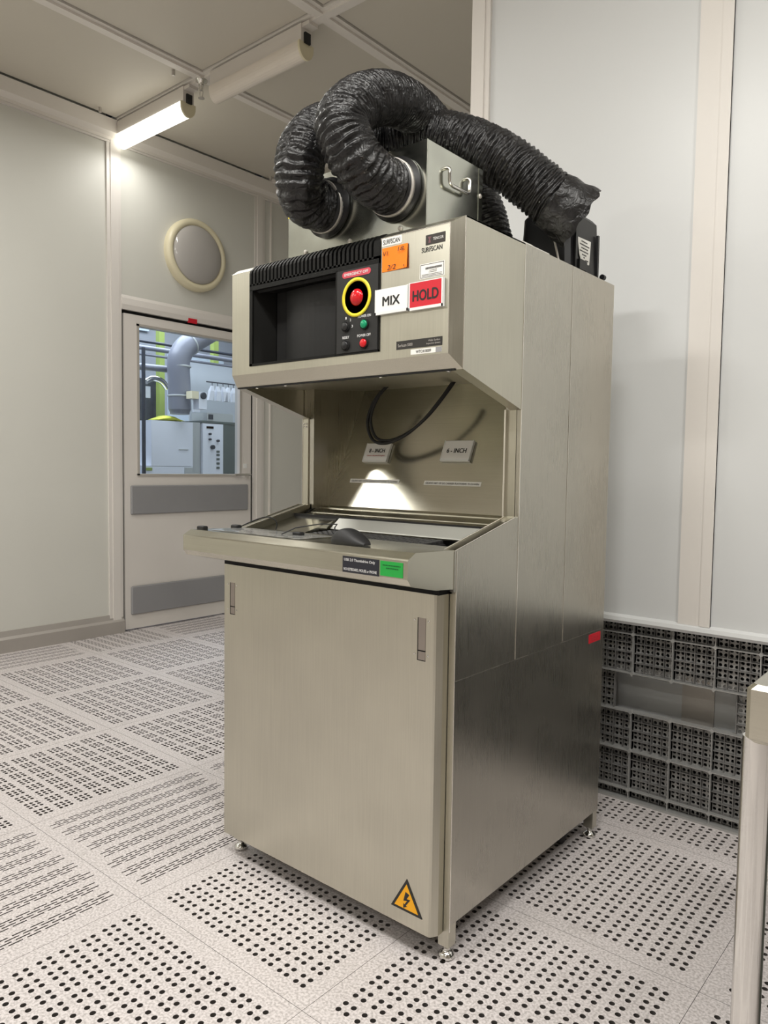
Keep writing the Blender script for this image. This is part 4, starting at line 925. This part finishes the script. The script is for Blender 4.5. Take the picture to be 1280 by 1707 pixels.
# back boards
T(B(-5.598, -5.56, 2.2, 3.3, 2.55, 3.3).build('pale_board', blue), 'pale blue board high up on the corridor wall beyond the window', 'board')
T(B(-5.598, -5.56, 3.55, 4.3, 1.50, 2.35).build('white_board', blue), 'pale blue board low on the corridor wall right of the big duct', 'board')
T(MB().box(-5.1, -4.85, 2.70, 3.0, -0.4, 1.95).build('dark_rack', mat('rack_dark', (0.05, 0.055, 0.065), 0.5, var=0.4, scale=12)), 'dark equipment rack behind the foil hose beyond the window', 'rack')
T(B(-4.2, -4.19, 2.37, 2.44, 1.70, 1.80).build('hanging_note', cwh), 'small white note hanging under the foil hose beyond the window', 'note')
wc = empty('white_cabinet', (-4.25, 2.68, -0.4), label='white box cabinet below the big duct beyond the door window', category='cabinet')
B(-4.5, -4.0, 2.325, 2.75, 1.10, 1.495).build('cabinet_body', cwh, wc); B(-4.5, -4.03, 2.752, 2.851, 0.6, 1.50).build('side_column', cgr, wc); B(-4.5, -4.0, 2.24, 2.75, -0.4, 1.097).build('lower_body', cwh, wc)
B(-4.0, -3.994, 2.60, 2.70, 1.245, 1.252).build('slot', cgr, wc); B(-4.0, -3.994, 2.255, 2.33, 1.06, 1.085).build('label_strip', lime, wc); B(-4.0, -3.994, 2.66, 2.745, 1.02, 1.09).build('grey_field', cgr, wc)
yb = MB(); rr_ = random.Random(3)
rings = []
for i in range(7):
    t = i/6; h = 0.05*math.sin(math.pi*min(max(t, .05), .95))
    rings.append([(-4.1+0.09*math.cos(a), 2.40+0.27*t, 1.497+max(0, h*(0.5+0.5*math.sin(a)))+rr_.uniform(0, 0.006)) for a in [2*math.pi*k/12 for k in range(12)]])
T(yb.loft(rings, True).build('yellow_bag', mat('yellow_bag', (0.75, 0.78, 0.10), 0.4)), 'crumpled yellow bag lying on the white cabinet beyond the window', 'bag')
gc = empty('control_cabinet', (-4.2, 3.05, -0.4), label='grey control cabinet with knobs beyond the right of the door window', category='cabinet')
B(-4.2, -4.0, 2.860, 3.088, -0.4, 1.495).build('front_panel', cwh, gc); B(-4.4, -4.005, 3.09, 3.60, -0.4, 1.50).build('side_panel', cdk, gc); B(-4.4, -4.0, 2.852, 3.6, 1.50, 1.52).build('top_plate', cdk, gc)
for (y, z, r) in ((2.93, 1.40, 0.010), (2.93, 1.35, 0.010), (2.96, 1.28, 0.02), (3.02, 1.34, 0.012)): MB().cyl((-4.0, y, z), (-3.975, y, z), r, 12).build('knob', navy, gc)
for z in (1.23, 1.20, 1.16, 1.12, 1.08): B(-4.0, -3.995, 3.01, 3.045, z, z+0.02).build('switch', cdk, gc); B(-4.0, -3.995, 2.90, 2.975, 1.45, 1.47).build('red_badge', 'red', gc)
ib = empty('instrument_box', (-4.15, 3.1, 1.52), label='grey instrument with a dark display on the control cabinet beyond the window', category='instrument')
B(-4.3, -4.06, 2.95, 3.25, 1.521, 1.60).build('instrument_body', cgr, ib); B(-4.06, -4.055, 2.965, 3.015, 1.54, 1.585).build('display', navy, ib)
gg = empty('gauge_box', (-4.0, 2.75, 1.63), label='white boxes with a round black gauge beside the big duct beyond the window', category='gauge')
B(-3.885, -3.80, 2.60, 2.67, 1.69, 1.755).build('junction_box', 'cream', gg); B(-3.885, -3.80, 2.672, 2.755, 1.605, 1.755).build('gauge_body', cwh, gg)
MB().lathe([(0.030, 0), (0.030, 0.012), (0.022, 0.012)], (-3.80, 2.715, 1.722), (1, 0, 0), 20).build('gauge_dial', navy, gg)
T(B(-4.12, -4.1, 2.83, 2.90, 1.60, 1.70).build('paper_sheet', cwh), 'pale sheet hanging right of the round gauge beyond the window', 'sheet')
T(B(-4.56, -4.54, 3.1, 3.9, -0.4, 2.12).build('tool_board', mat('tool_board', (0.52, 0.56, 0.60), 0.5)), 'pale board carrying hanging white items at the right of the door window', 'board')
for k in range(6):
    y = 3.00+k*0.062; rz = (k % 3-1)*0.10; x = -4.05
    hb = empty('hanging_bag', (x, y, 1.70), label='small white bag hanging on a hook in the row at the right of the window', category='bag', group='white bags hanging in a row beyond the window')
    MB().loft([[(x-0.008, y-0.012, 1.85), (x+0.008, y-0.012, 1.85), (x+0.008, y+0.012, 1.85), (x-0.008, y+0.012, 1.85)], [(x-0.02, y-0.022+rz*0.1, 1.80), (x+0.02, y-0.022+rz*0.1, 1.80), (x+0.02, y+0.022+rz*0.1, 1.80), (x-0.02, y+0.022+rz*0.1, 1.80)], [(x-0.015, y-0.024+rz*0.25, 1.715), (x+0.015, y-0.024+rz*0.25, 1.715), (x+0.015, y+0.024+rz*0.25, 1.715), (x-0.015, y+0.024+rz*0.25, 1.715)]]).build('bag', cwh, hb)
    MB().tube([(x, y, 1.849), (x, y, 1.875), (x-0.02, y, 1.885)], 0.004, 6).build('hook', navy, hb)
T(MB().cyl((-4.07, 2.95, 1.885), (-4.07, 3.45, 1.885), 0.006, 8).build('hook_rail', navy), 'thin dark rail from which the white bags hang beyond the window', 'rail')
